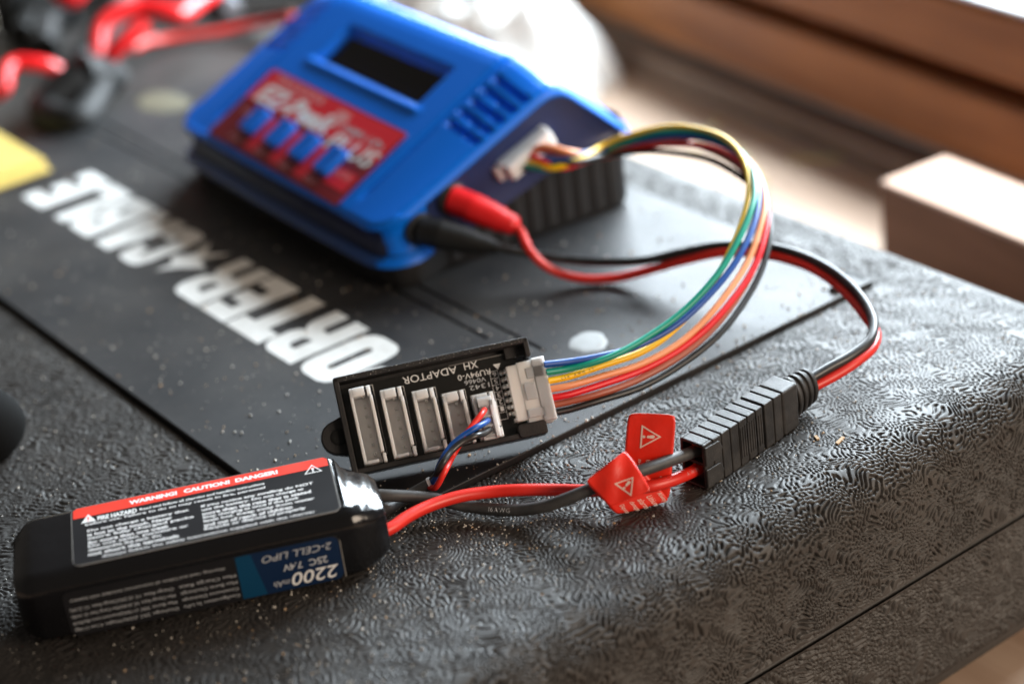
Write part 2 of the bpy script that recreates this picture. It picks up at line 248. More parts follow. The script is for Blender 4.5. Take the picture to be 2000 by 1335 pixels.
def thing(name, label, cat, loc=(0,0,0), rot=None, group=None):
    o = bpy.data.objects.new(name, None); COL.objects.link(o); o.empty_display_size = 0.01
    o.matrix_world = Matrix.Translation(Vector(loc)*S) @ (rot.to_4x4() if rot is not None else Matrix.Identity(4))
    o['label'] = label; o['category'] = cat
    if group: o['group'] = group
    bpy.context.view_layer.update()
    return o
def tag(o, label=None, cat=None, group=None, kind=None):
    if label: o['label'] = label
    if cat: o['category'] = cat
    if group: o['group'] = group
    if kind: o['kind'] = kind
    return o
def frame(o, X, Y, Z=None):
    X = Vector(X).normalized(); Y = Vector(Y).normalized(); Z = X.cross(Y) if Z is None else Vector(Z)
    return Matrix(((X.x, Y.x, Z.x, o[0]), (X.y, Y.y, Z.y, o[1]), (X.z, Y.z, Z.z, o[2]), (0,0,0,1)))
_tc = {}
def glyphs(body, bold=0.0, shear=0.0, lines=1.0):
    key = (body, bold, shear, lines)
    if key not in _tc:
        cu = bpy.data.curves.new('t', 'FONT'); cu.body = body; cu.offset = bold; cu.shear = shear; cu.resolution_u = 3; cu.space_line = lines
        o = bpy.data.objects.new('t', cu); COL.objects.link(o); bpy.context.view_layer.update()
        me = bpy.data.meshes.new_from_object(o.evaluated_get(bpy.context.evaluated_depsgraph_get()))
        v = np.array([q.co[:] for q in me.vertices]); f = [tuple(p.vertices) for p in me.polygons]
        bpy.data.objects.remove(o); bpy.data.curves.remove(cu); bpy.data.meshes.remove(me)
        _tc[key] = (v, f)
    return _tc[key]
def text(body, m, parent, M, w=None, h=None, name='lettering', bold=0.0, shear=0.0, lines=1.0, world=False, bend=None, thick=0):
    v, f = glyphs(body, bold, shear, lines); lo = v.min(0); hi = v.max(0); q = v - lo; ext = np.maximum(hi-lo, 1e-6)
    sy = h/ext[1] if h else w/ext[0]; sx = w/ext[0] if w else sy
    mb = MB(); vs = []
    for x, y, z in q:
        p = Vector((x*sx, y*sy, 0))
        if bend: p = bend(p)
        vs.append(M @ p)
    mb.add(vs, f); ob = mb.build(name, m, parent, world=world, smooth=False)
    if thick: md = ob.modifiers.new('solid', 'SOLIDIFY'); md.thickness = thick*S; md.offset = -1
    return ob
def rrect(x0, y0, x1, y1, r, n=5):
    out = []
    for cx, cy, a in ((x1-r, y0+r, -90), (x1-r, y1-r, 0), (x0+r, y1-r, 90), (x0+r, y0+r, 180)):
        for k in range(n+1):
            t = math.radians(a+90*k/n); out.append((cx+r*math.cos(t), cy+r*math.sin(t)))
    return out
def np_mesh(name, V, F, m, parent):
    me = bpy.data.meshes.new(name); V = np.asarray(V, np.float32)*S; F = np.asarray(F, np.int32)
    me.vertices.add(len(V)); me.vertices.foreach_set('co', V.ravel())
    me.loops.add(F.size); me.loops.foreach_set('vertex_index', F.ravel())
    me.polygons.add(len(F)); me.polygons.foreach_set('loop_start', np.arange(0, F.size, 4, dtype=np.int32))
    me.update(calc_edges=True); me.polygons.foreach_set('use_smooth', np.ones(len(F), bool))
    me.materials.append(m); o = bpy.data.objects.new(name, me); COL.objects.link(o)
    if parent is not None: o.parent = parent
    return o

# ------------------------------------------------------------------ bench, wall under the window
BZ = -85.0
b = MB().box((-900, -900, BZ-40), (345, 1500, BZ)).build('workbench_top', M_BENCH); b['kind'] = 'structure'
wall = thing('plank_wall', 'dark brown timber wall of stacked boards under the bright window', 'wall', (345, 309, BZ), Matrix.Rotation(math.radians(-5.7), 3, 'Z'))
for k, (z0, z1, x0) in enumerate(((15.5, 47.5, 0), (54.0, 83.5, 2.0))):
    MB().box((x0, -900, z0), (x0+45, 900, z1)).build('plank', M_PLANK, wall, bevel=3, seg=3)
MB().box((22, -900, 40), (60, 900, 60)).build('backing_board', M_PLANK, wall)
MB().box((-9, -900, 0), (6, 900, 12.5)).build('moulding', M_MOULD, wall, bevel=2.5, seg=3)
MB().box((3, -900, 83.8), (115, 900, 86)).build('sill', M_SILL, wall, bevel=2, seg=3)
blk = thing('wood_block', 'sawn square wooden block lying on the bench right of the black toolbox', 'block', (248, 113, BZ), Matrix.Rotation(math.radians(-5.2), 3, 'Z'))
MB().box((0, -190, 0), (32, 0, 45)).build('block_body', M_BLOCK, blk, bevel=1.2, seg=2)
MB().box((-0.6, -189, 0.5), (0.5, -0.8, 43.8)).build('shaded_face', M_BLOCKSH, blk, bevel=0.4)  # thin dark slab paints shade on the face turned from the window

# white crumpled cloth on the bench
def cloth_fn(a, b_):
    th = a*2*math.pi; rr = b_
    base = 1+0.12*math.sin(3*th+1)+0.08*math.sin(7*th+2)+.04*math.sin(13*th)
    sq = 1/max(abs(math.cos(th)), abs(math.sin(th)))**0.55; x = 296+50*rr*base*sq*math.cos(th)*0.9; y = 446+90*rr*base*sq*math.sin(th)
    x = min(x, 334)
    zz = BZ+0.5+ (38*(1-rr**6)+ 18*math.sin(x*0.21+y*0.11)*(1-rr)+9*abs(math.sin(y*0.085-x*0.08+2*math.sin(x*.07)))*(1-rr*rr)+4*math.sin(y*.42+x*.3)*(1-rr*rr) if rr < 1 else 0)
    return (x, y, zz)
cl = MB().grid(cloth_fn, 73, 26).build('cloth', M_CLOTH)
tag(cl, 'white crumpled cloth heaped on the bench behind the blue charger', 'cloth')

# ------------------------------------------------------------------ toolbox
tb = thing('toolbox', 'black textured plastic toolbox with white lettering across its lid panels', 'toolbox', (0, 0, BZ))
OFF = -BZ
dirs = []
for k in range(26):
    a = rng.uniform(0, math.pi); kk = 2*math.pi/1.36*rng.uniform(0.84, 1.18); dirs.append((kk*math.cos(a), kk*math.sin(a), rng.uniform(0, 6.283)))
low = [(2*math.pi/l*math.cos(a), 2*math.pi/l*math.sin(a), p, q) for l, a, p, q in zip(rng.uniform(6.5, 24, 14), rng.uniform(0, 6.283, 14), rng.uniform(0, 6.283, 14), rng.uniform(0, 6.283, 14))]
def relief(X, Y):
    wx = np.zeros_like(X); wy = np.zeros_like(X); am = np.zeros_like(X)
    for kx, ky, p, q in low:
        ph = kx*X+ky*Y; wx += np.sin(ph+p); wy += np.sin(ph+q); am += np.sin(ph*0.7+p+q)
    X2 = X+wx*0.42; Y2 = Y+wy*0.42
    f = np.zeros_like(X)
    g = np.zeros_like(X)
    for kx, ky, p in dirs: f += np.cos(kx*X2+ky*Y2+p); g += np.sin(kx*X2+ky*Y2+p)
    f /= math.sqrt(len(dirs)/2); g /= math.sqrt(len(dirs)/2); f = 1.25*f/(0.12+np.sqrt(f*f+g*g))**0.75
    t = np.clip((f+0.95+0.05*am)/0.60, 0, 1); h = t*t*(3-2*t)
    return h-1+0.06*np.clip(f, -1, 1.5)+0.05*am/3
DEP = 0.22
def patch(xs, ss, prof, fade=None):
    X, SS = np.meshgrid(xs, ss); Y, Zc, NY, NZ = prof(SS)
    h = relief(X, SS)*DEP
    if fade == 'top': h *= (1+3.4*np.clip((SS-56)/16, 0, 1))*np.clip((104.6-SS)/2.0, 0, 1)
    if fade is None: h *= 1.9
    if fade == 'low': h *= 4.0*np.clip((SS-100)/1.6, 0, 1)
    xr = np.clip((X-144.0)/12.0, 0, 1); rd = 12.0*(1-np.sqrt(np.maximum(0, 1-xr**2)))
    V = np.stack([X, Y+NY*(h-rd), Zc+NZ*(h-rd)+OFF], -1).reshape(-1, 3)
    nx, ns = len(xs), len(ss); idx = np.arange(nx*ns).reshape(ns, nx)
    F = np.stack([idx[:-1, :-1], idx[1:, :-1], idx[1:, 1:], idx[:-1, 1:]], -1).reshape(-1, 4)
    return V, F
def prof_front(s):           # s = arc length measured from y = 0 towards the front, down the rounded edge
    R_ = 11.0; s1 = 61.0; s2 = s1+R_*math.pi/2
    a = np.clip((s-s1)/R_, 0, math.pi/2); dn = np.maximum(s-s2, 0)
    Y = np.where(s < s1, -s, -s1-R_*np.sin(a)); Zc = np.where(s < s1, 0, -R_*(1-np.cos(a))-dn)
    return Y, Zc, -np.sin(a), np.cos(a)
def prof_flat(s): return s, np.zeros_like(s), np.zeros_like(s), np.ones_like(s)
V1, F1 = patch(np.linspace(-160, 156, 1500), np.linspace(1.75, 61+17.28+26.4, 490), prof_front, 'top')
V2, F2 = patch(np.linspace(-165, -54.9, 280), np.linspace(-1.75, 215, 520), prof_flat)
V4, F4 = patch(np.linspace(130.2, 156, 90), np.linspace(-1.75, 180, 480), prof_flat)
def prof_low(s):             # the lower shell's front, from the seam down and round to the base
    a = np.clip((s-131.5)/6.0, 0, math.pi/2); return -72.2+6.0*(1-np.cos(a)), -38.9-(np.minimum(s, 131.5)-100)-6.0*np.sin(a), -np.cos(a), -np.sin(a)
V3, F3 = patch(np.linspace(-165, 156, 900), np.linspace(100, 140.9, 130), prof_low, 'low')
F1 = F1; F2 = F2[:, ::-1]
F4 = F4[:, ::-1]
lid = np_mesh('lid_shell', np.concatenate([V1, V2, V4]), np.concatenate([F1, F2+len(V1), F4+len(V1)+len(V2)]), M_LID, tb)
np_mesh('lower_front', V3, F3, M_LID, tb)
mb = MB()
mb.box((-165, 214.5, OFF-3), (-54.9, 470, OFF))
def rim_fn(a, b_):
    x = 130.2+b_*25.8; xr = max(0, (x-144)/12.0); return (x, 179.5+a*290, OFF-12*(1-math.sqrt(max(0, 1-xr*xr))))
mb.grid(lambda a, b_: rim_fn(a, b_), 60, 24)
mb.box((-54.9, 332, OFF-3), (130.2, 470, OFF))
mb.build('lid_rim', M_LIDB, tb, angle=60)
MB().box((-60, -3, OFF-6), (131.5, 335, OFF-2.4)).build('lid_recess', M_GAP, tb)
mb = MB()
mb.box((-165, -63, OFF-36.9), (155.5, 470, OFF-13)); mb.box((-165, -66.5, OFF-39.2), (154.4, 469, OFF-36.9))
mb.build('lid_core', M_GAP, tb)
MB().box((-165, -70.6, 7), (154.9, 470, OFF-38.9)).build('lower_shell', M_LIDB, tb, bevel=1.4, seg=3)
MB().prism([(-53.9, -1), (129.4, -1), (129.4, 330), (41.0, 330), (41.0, 39), (40.2, 39), (40.2, 330), (34.6, 330), (34.6, 58), (33.8, 58), (33.8, 330), (-53.9, 330)], OFF-3, OFF+1.5).build('lid_panel', M_PANEL, tb, bevel=0.9, seg=3)
mb = MB(); mb.prism(rrect(127.9, 1.4, 130.0, 13.5, .9), OFF+1.0, OFF+1.56); mb.build('latch_slot', M_GAP, tb)
mb = MB(); mb.lathe((118.6, 2.6, OFF+1), (118.6, 2.6, OFF+3.0), [(0, 2.3), (.4, 2.1), (.75, 1.5), (1, .5)], 16); mb.build('latch_pin', M_PANEL, tb)

# white lettering of the lid: reads away to the left, tops towards the camera
LH = 27.5; XB = 14.3
GL = dict(
 R=[[(0,0),(0,1),(.72,1),(.9,.95),(1,.84),(1,.6),(.93,.51),(.82,.47),(.95,.40),(1,.30),(1,0),(.62,0),(.62,.30),(.56,.36),(.40,.36),(.40,0)], [(.40,.56),(.56,.56),(.62,.61),(.62,.74),(.56,.79),(.40,.79)]],
 P=[[(0,0),(0,1),(.72,1),(.92,.94),(1,.82),(1,.5),(.92,.38),(.72,.32),(.40,.32),(.40,0)], [(.40,.56),(.56,.56),(.62,.61),(.62,.74),(.56,.79),(.40,.79)]],
 O=[[(0,.26),(.04,.12),(.14,.04),(.3,0),(.7,0),(.86,.04),(.96,.12),(1,.26),(1,.74),(.96,.88),(.86,.96),(.7,1),(.3,1),(.14,.96),(.04,.88),(0,.74)], [(.42,.26),(.46,.23),(.54,.23),(.58,.26),(.58,.74),(.54,.77),(.46,.77),(.42,.74)]],
 T=[[(.30,0),(.30,.74),(0,.74),(0,1),(1,1),(1,.74),(.70,.74),(.70,0)]],
 E=[[(0,0),(0,1),(1,1),(1,.76),(.44,.76),(.44,.62),(.92,.62),(.92,.39),(.44,.39),(.44,.24),(1,.24),(1,0)]],
 L=[[(0,0),(0,1),(.44,1),(.44,.25),(1,.25),(1,0)]],
 C=[[(.0,.2),(.08,.05),(.28,0),(.72,0),(.92,.05),(1,.2),(1,.36),(.60,.36),(.60,.25),(.56,.21),(.46,.21),(.42,.25),(.42,.75),(.46,.79),(.56,.79),(.60,.75),(.60,.64),(1,.64),(1,.8),(.92,.95),(.72,1),(.28,1),(.08,.95),(0,.8)]],
 A=[[(0,0),(.25,1),(.75,1),(1,0),(.62,0),(.58,.18),(.42,.18),(.38,0)], [(.45,.36),(.55,.36),(.5,.66)]],
 B=[[(0,0),(0,1),(.72,1),(.92,.94),(.98,.82),(.98,.64),(.88,.53),(1,.42),(1,.18),(.92,.05),(.72,0)], [(.42,.20),(.58,.20),(.62,.25),(.62,.36),(.58,.41),(.42,.41)], [(.42,.61),(.56,.61),(.60,.65),(.60,.75),(.56,.80),(.42,.80)]])
def flat(loops, M, name, m, parent):
    cu = bpy.data.curves.new('f', 'CURVE'); cu.dimensions = '2D'; cu.fill_mode = 'FRONT'
    for lp in loops:
        sp = cu.splines.new('POLY'); sp.points.add(len(lp)-1); sp.use_cyclic_u = True
        for q, (x, y) in zip(sp.points, lp): q.co = (x, y, 0, 1)
    o = bpy.data.objects.new('f', cu); COL.objects.link(o); bpy.context.view_layer.update()
    me = bpy.data.meshes.new_from_object(o.evaluated_get(bpy.context.evaluated_depsgraph_get()))
    mb = MB(); mb.add([M @ Vector(q.co) for q in me.vertices], [tuple(p.vertices) for p in me.polygons])
    bpy.data.objects.remove(o); bpy.data.curves.remove(cu); bpy.data.meshes.remove(me)
    return mb.build(name, m, parent, smooth=False)
lets = [('P', 51.0, 68.8), ('O', 69.8, 87.9), ('R', 89.6, 108.0), ('T', 108.6, 128.4), ('E', 129.6, 144.6), ('R', 145.9, 165.0), ('C', 188.6, 203.6), ('A', 204.2, 223.6), ('B', 224.6, 242.6), ('L', 244.2, 260.4), ('E', 262.0, 278.8)]
for c_, a, b_ in lets:
    flat([[(x*(b_-a), y*LH) for x, y in lp] for lp in GL[c_]], frame((XB, a, OFF+1.56), (0, 1, 0), (-1, 0, 0)), 'letter', M_LETTER, tb)
bolt = [(-10.0, 181.0), (-3.6, 176.0), (2.0, 168.5), (4.0, 175.5), (13.5, 171.5), (7.5, 178.5), (13.5, 185.5), (4.0, 182.0), (-1.0, 186.5), (-4.0, 180.5)]
flat([bolt], Matrix.Translation((0, 0, OFF+1.56)), 'star_emblem', M_LETTER, tb)

# ------------------------------------------------------------------ charger
CH0 = (30.4, 102.9, 0.0)
ch = thing('battery_charger', 'blue sloped battery charger with red button panel and dark display window', 'charger', (CH0[0], CH0[1], -1.0), Matrix.Rotation(math.radians(-3), 3, 'Z'))
UW = 143.0
def sstep(a, b_, x): t = min(1, max(0, (x-a)/(b_-a))); return t*t*(3-2*t)
def interp(x, tab):
    for (x0, y0), (x1, y1) in zip(tab, tab[1:]):
        if x <= x1: return y0+(y1-y0)*max(0, (x-x0))/(x1-x0)
    return tab[-1][1]
TOP = [(0, 24), (59, 53.5), (62, 54.7), (65, 55.2), (68, 54.6), (71, 52.6), (92, 32.5), (96, 29.5)]
LOWB = [(0, 10.6), (12, 10.8), (21, 12.0), (33, 14.6), (47, 19), (67, 25.4), (92, 29)]
def plan(a, b_):                    # a across (0 right .. 1 left), b_ front to back -> v, u, distance to edge
    up = a*UW; ds = min(up, UW-up)
    rc = lambda R_: R_-math.sqrt(max(0, R_*R_-(R_-ds)**2)) if ds < R_ else 0
    vf = rc(10)+0.4-1.0*math.sin(math.pi*a)-2.2*a; vb = 95-rc(9); v = vf+b_*(vb-vf)
    u = up + (2*a-1)*4.5*v/92+0.3
    return v, u, ds, min(ds, v-vf, vb-v), up
def shell_top(a, b_):
    v, u, ds, de, up = plan(a, b_)
    z = interp(v, TOP); t = 1-sstep(0, 21, ds)
    z -= t*(0.6+0.055*max(0, min(v, 66)))
    z -= 1.1*math.exp(-((ds-21)/0.9)**2)*sstep(4, 10, v)*(1-sstep(62, 68, v))     # groove between centre and wing
    z += 0.5*sstep(21, 24, ds)
    if 1.5 < ds < 18.8:                                                           # five vent slots on each wing
        for k in range(5):
            vc = 38.2+4.55*k; z -= 2.6*(1-sstep(0.8, 1.35, abs(v-vc)))*sstep(1.5, 2.6, ds)*(1-sstep(17.6, 18.8, ds))
    du = max(36.2-u, u-103.6); dv = max(38.4-v, v-53.2); dd = max(du, dv)        # display recess
    z -= 3.0*(1-sstep(-1.6, 0.6, dd))
    z += 0.7*math.exp(-((v-36.3)/1.4)**2)*sstep(30, 36, u)*(1-sstep(104, 110, u))
    rr_ = 2.6 if v > 8 else 1.6
    if de < rr_: z -= rr_-math.sqrt(max(0, rr_**2-(rr_-de)**2))
    return v, u, z
nu, nv = 251, 200
mb = MB()
vs = [shell_top(i/(nu-1), j/(nv-1)) for j in range(nv) for i in range(nu)]
mb.add(vs, [(j*nu+i, (j+1)*nu+i, (j+1)*nu+i+1, j*nu+i+1) for j in range(nv-1) for i in range(nu-1)])
loop = [i for i in range(nu)] + [j*nu+nu-1 for j in range(1, nv)] + [(nv-1)*nu+i for i in range(nu-2, -1, -1)] + [j*nu for j in range(nv-2, 0, -1)]
cx, cy = 47, 68.5
def wall_rows(fr, off_f, off_s, low):
    rows = []
    n = len(loop)
    for f_, of, os_ in zip(fr, off_f, off_s):
        row = []
        for q in range(n):
            v, u, z = vs[loop[q]]; pa = vs[loop[(q-4) % n]]; pb = vs[loop[(q+4) % n]]
            tx, ty = pb[0]-pa[0], pb[1]-pa[1]; L = math.hypot(tx, ty) or 1; nx, ny = ty/L, -tx/L
            if nx*(v-cx)+ny*(u-cy) < 0: nx, ny = -nx, -ny
            k = sstep(0.2, 0.9, -nx); o_ = of*k+os_*(1-k)+(3.0*(1-sstep(8, 24, v))*(1-k)*sstep(.7, .9, f_)); zl = interp(v, low)
            row.append((v+nx*o_, u+ny*o_, z+(zl-z)*f_))
        rows.append(row)
    return rows
rows = wall_rows([0, .04, .14, .50, .78, .84, 1], [0, -.4, -1.4, -2.2, -1.8, 0.9, 1.6], [0, -.3, -1.0, -1.6, -1.8, -1.6, -1.2], LOWB)
n = len(loop); base = len(mb.v)
for rw in rows: mb.v += rw
bands = {'side_shade': MB(), 'side_shade_far': MB(), 'front_shade': MB(), 'front_lip_shade': MB()}  # blue shell walls split off to carry painted shade, not separate panels
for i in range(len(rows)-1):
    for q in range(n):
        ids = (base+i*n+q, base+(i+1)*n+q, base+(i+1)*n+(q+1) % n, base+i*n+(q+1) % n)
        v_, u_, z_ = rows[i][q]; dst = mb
        if 17 < v_ < 89 and 1 <= i <= 5: dst = bands['side_shade' if u_ < 60 else 'side_shade_far']
        elif v_ < 16 and 5 < u_ and 1 <= i <= 3: dst = bands['front_shade']
        elif v_ < 16 and 5 < u_ and i > 3: dst = bands['front_lip_shade']
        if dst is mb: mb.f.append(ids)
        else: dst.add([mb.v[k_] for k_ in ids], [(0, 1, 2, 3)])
mb.f = [tuple(q) for q in mb.f]
shell = mb.build('shell', M_BLUE, ch, angle=50)
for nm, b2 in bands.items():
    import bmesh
    o = b2.build(nm.replace('_far', ''), M_SHADEL if nm == 'front_lip_shade' else M_SHADEF if nm == 'front_shade' else M_SHADES, ch, smooth=True, angle=50)
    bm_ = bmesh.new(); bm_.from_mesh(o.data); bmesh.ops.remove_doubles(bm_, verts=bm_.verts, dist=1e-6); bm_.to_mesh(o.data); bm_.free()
mb = MB()
brow = wall_rows([1, 1], [-1.2, -1.2], [-3.0, -3.0], LOWB)
inner = [(v, u, z+3) for v, u, z in brow[0]]; low_ = [(cx+(v-cx)*0.985, cy+(u-cy)*0.985, 2.55) for v, u, z in brow[0]]
mid_ = [(v, u, 5.0) for v, u, z in brow[0]]
mb.v += inner+mid_+low_
for i in range(2):
    for q in range(n): mb.f.append((i*n+q, (i+1)*n+q, (i+1)*n+(q+1) % n, i*n+(q+1) % n))
mb.f.append(tuple(range(2*n, 3*n)))
mb.build('base', M_CBASE, ch)
for sgn, us in ((0, 1), (1, 142)):
    for k in range(12):
        v = 18+k*5.9; z1 = interp(v, LOWB)-1.2; u = us+(1 if sgn else -1)*(4.5*v/92-1.4)+(0.3)
        u0, u1 = (u-0.2, u+1.9) if not sgn else (u-1.9, u+0.2)
        MB().box((v, u0+0.3, 4.6), (v+3.4, u1, z1)).build('fin', M_CBASE, ch, bevel=0.4)
PL = frame((0, 118, 24.0), (0, -1, 0), (1, 0, .5))
def lab(x0, y0, x1, y1, z, m, nm, rr=1.5):
    return MB().prism(rrect(x0, y0, x1, y1, rr), 0.0, z, PL).build(nm, m, ch)
L0 = lab(0, 0.3, 91, 32.5, 1.05, M_LREDB, 'label')
def onlab(x0, y0, x1, y1, z, m, nm='print_block', rr=0.3):
    o = MB().prism(rrect(x0, y0, x1, y1, rr, 2), z-0.05, z, PL).build(nm, m, L0); return o
onlab(0.8, 18.5, 90.3, 32.0, 1.10, M_LREDT)
for x0, x1 in ((24.5, 31), (41.5, 48.5), (59, 66)): onlab(x0, 2.5, x1, 16, 1.10, M_LREDT)
onlab(76, 5.0, 89, 12, 1.10, M_LREDT)
def ltext(b_, x, y, w_, h_, m, z=1.14, **k): return text(b_, m, L0, PL @ Matrix.Translation((x, y, z)), w=w_, h=h_, **k)
ltext('EZ-Peak', 5.5, 19.0, 52, 7.6, M_WHITEP, bold=0.04, shear=0.15)
ltext('PLUS', 60.5, 15.5, 29, 6.8, M_WHITEP, bold=0.02, shear=0.15)
ltext('NiMH  LiPo', 62, 23.4, 25, 2.6, M_GREYP, bold=0.02)
ltext('TRAXXAS', 7, 28.0, 34, 3.2, M_PINKP, bold=0.03)
onlab(52, 24.6, 60, 29.5, 1.12, M_PINKP)
for x, t_ in ((11, 'MODE'), (29.5, 'DEC'), (47, 'INC'), (64.5, 'START')): ltext(t_, x+2, 2.2, 8, 2.0, M_PINKP)
ltext('ENTER', 77, 9, 10, 2.2, M_PINKP)
ltext('TYPE', 6, 12.5, 6, 1.8, M_PINKP)
for uc in (98.2, 80.2, 62.9, 45.7):
    o = MB().prism(rrect(118-uc-4.0, 6.6, 118-uc+4.0, 17.0, 1.2), 0.5, 3.6, PL).build('button', M_BLUEB, ch, bevel=0.6, seg=2)
MB().prism(rrect(118-103.2, 43.2, 118-36.6, 59.0, 0.6), -2.4, -2.0, PL).build('display', M_SCREEN, ch)
MB().prism(rrect(118-103.6, 42.8, 118-36.2, 43.4, 0.2), -2.4, 0.4, PL).build('display_bezel', M_BLUE, ch)
mb = MB()
mb.lathe((26, 1.0, 26.0), (26, -1.2, 26.0), [(0, 5.2), (.8, 5.2), (1, 4.6)], 24); mb.build('socket', M_CBASE, ch)
mb = MB(); mb.lathe((14, 1.6, 20.0), (14, -0.8, 20.0), [(0, 5.2), (.8, 5.2), (1, 4.6)], 24); mb.build('socket', M_CBASE, ch)
for nm, m, k in (('power_lead', M_SILR, 'power_red'), ('power_lead', M_SILB, 'power_black')):
    MB().tube(PTS[k], 1.7, 10, 2).build(nm, m, ch, world=True)

# ------------------------------------------------------------------ wire helpers
def wire_text(s_, pts, r_, start, size, m, parent, gap=0.15, flip=False):
    c = curve(pts, 0.3); d_ = [0]
    for a, b_ in zip(c, c[1:]): d_.append(d_[-1]+(b_-a).length)
    def at(s):
        for i in range(len(d_)-1):
            if d_[i+1] >= s: return c[i].lerp(c[i+1], (s-d_[i])/max(1e-6, d_[i+1]-d_[i])), (c[i+1]-c[i]).normalized()
        return c[-1], (c[-1]-c[-2]).normalized()
    s = start; cp = Vector(CAM_POS); mb = MB()
    for g in s_:
        if g == ' ': s += size*0.5; continue
        v, f = glyphs(g); lo_ = v.min(0); hi_ = v.max(0); k = size/0.7; wd = (hi_[0]-lo_[0])*k
        p, t = at(s+wd/2); nrm = (cp-p); nrm = (nrm-t*nrm.dot(t)).normalized(); up = nrm.cross(t)
        if flip: pass
        vs_ = []
        for x, y, z in v:
            xx = (x-lo_[0])*k-wd/2; yy = (y-0.35)*k; a = yy/r_
            vs_.append(p+t*xx+up*(math.sin(a)*(r_+0.04))+nrm*(math.cos(a)*(r_+0.04)))
        mb.add(vs_, f); s += wd+gap
    return mb.build('wire_print', m, parent, world=True, smooth=False)

# ------------------------------------------------------------------ adapter board
RA = (Matrix.Rotation(math.radians(-24.4), 3, 'Z') @ Matrix.Rotation(math.radians(54.6), 3, 'X') @ Matrix.Rotation(math.radians(-1.7), 3, 'Y'))
ad = thing('balance_adapter_board', 'black adapter board with white pin headers, propped up beside the battery', 'adapter', (-37.6, 15.8, 6.6), RA)
AL, AW = 51.0, 25.3
mb = MB()
mb.prism(rrect(0, 0, AL, AW, 1.8), -7.6, -6.6)
mb.prism(rrect(0, AW-1.5, AL, AW, 0.7), -6.6, 0); mb.prism(rrect(0, 0, AL, 1.5, 0.7), -6.6, -1.2)
mb.prism(rrect(0, 0, 1.5, AW, 0.7), -6.6, 0); mb.prism(rrect(AL-1.5, AW-5.2, AL, AW, 0.7), -6.6, 0); mb.prism(rrect(AL-7.5, 0, AL, 3.6, 1.0), -6.6, -0.6)
mb.prism(rrect(AL-6.5, AW-4.4, AL-1.0, AW-1.2, 0.4), -6.6, -3.6)
mb.build('case', M_CASE, ad, bevel=0.35, seg=2)
mb = MB(); lug = [(1.2, 5.0), (1.2, 16.0)]+[(-1.6+4.4*math.cos(math.radians(a)), 10.5+4.4*math.sin(math.radians(a))) for a in range(105, 256, 10)]
mb.prism(lug, -7.6, -3.0); mb.build('screw_lug', M_CASE, ad, bevel=0.5)
sc_ = MB(); sc_.lathe((-1.4, 10.5, -3.2), (-1.4, 10.5, -2.5), [(0, 2.1), (.6, 2.1), (1, 1.5)], 18); sc_ = sc_.build('screw', M_BLKP, ad)
MB().box((-2.7, 10.3, -2.6), (-0.1, 10.7, -2.42)).build('slot', M_GAP, sc_); MB().box((-1.6, 9.2, -2.6), (-1.2, 11.8, -2.43)).build('slot', M_GAP, sc_)
pcb = MB(); pcb.box((1.7, 1.7, -6.2), (47.5, AW-2.6, -5.0)); pcb = pcb.build('circuit_board', M_PCB, ad)
MB().box((30, AW-2.75, -5.1), (44.5, AW-2.55, -4.93)).build('board_edge', M_SILVER, pcb)
def header(u0, v0, L, npin):
    m = MB(); t = 0.75; W_ = 5.6; z0, z1 = -5.0, 2.0
    m.box((u0, v0, z0), (u0+t, v0+L, z1)); m.box((u0+t, v0+t, z0), (u0+W_-t, v0+L-t, z0+1.6))
    m.box((u0+t, v0+L-2.3, z0), (u0+W_-1.75, v0+L, z1)); m.box((u0+W_-1.15, v0+L-2.6, z0), (u0+W_-0.15, v0+L, z1-0.15))
    m.box((u0+W_-t, v0+2.4, z0), (u0+W_, v0+L-2.6, z1)); m.box((u0+W_-0.55, v0-0.3, z0), (u0+W_+0.25, v0+2.0, z1))
    m.box((u0+t, v0, z0), (u0+W_-1.8, v0+t, z1)); m.box((u0+W_-1.8, v0, z0), (u0+W_-0.8, v0+t, z1-2.6))
    h = m.build('pin_header', M_NYLON, ad, bevel=0.12, seg=2)
    a = (L-2.5*(npin-1))/2 if L > 2.5*(npin-1) else 1
    for k in range(npin):
        MB().box((u0+2.9, v0+a+2.5*k-.32, z0+1.5), (u0+3.54, v0+a+2.5*k+.32, z1-2.2)).build('pin', M_METAL, h)
    q = MB(); x0, x1, y0, y1 = u0+0.2, u0+W_+0.75, v0+2.2, v0+L+0.7
    for A_, B_ in (((x0, y1-1.2), (x0, y1)), ((x0, y1), (x1, y1)), ((x1, y1), (x1, y0)), ((x1, y0), (x1-0.6, y0))):
        q.box((min(A_[0], B_[0])-.06, min(A_[1], B_[1])-.06, -5.02), (max(A_[0], B_[0])+.06, max(A_[1], B_[1])+.06, -4.95))
    q.build('silkscreen_outline', M_WHITEP, pcb)
    return h
hs = [header(u, 1.8, L, n_) for u, L, n_ in ((3.4, 19.6, 7), (11.1, 17.6, 6), (19.0, 15.6, 5), (26.35, 13.4, 4), (33.6, 11.4, 3))]
def btext(s_, u, v, w_, h_, m=M_WHITEP, **k): return text(s_, m, pcb, frame((u, v, -4.94), (-1, 0, 0), (0, -1, 0)), w=w_, h=h_, **k)
btext('XH', 37.4, 22.6, 3.6, 1.9); btext('ADAPTOR', 31.8, 22.3, 14.2, 1.9)
btext('RU94V-0', 40.2, 19.8, 8.6, 1.45); btext('V0466', 38.6, 18.0, 5.6, 1.15, M_GREYP); btext('1342', 39.2, 16.4, 5.2, 1.2, M_GREYP)
MB().prism([(41.2, 20.6), (43.2, 20.6), (42.2, 19.0)], -4.97, -4.94).build('triangle_mark', M_WHITEP, pcb)
q = MB()
for k in range(8):
    v = 18.9-1.82*k; q.box((39.9, v-.05, -5.02), (42.0, v+.05, -4.95))
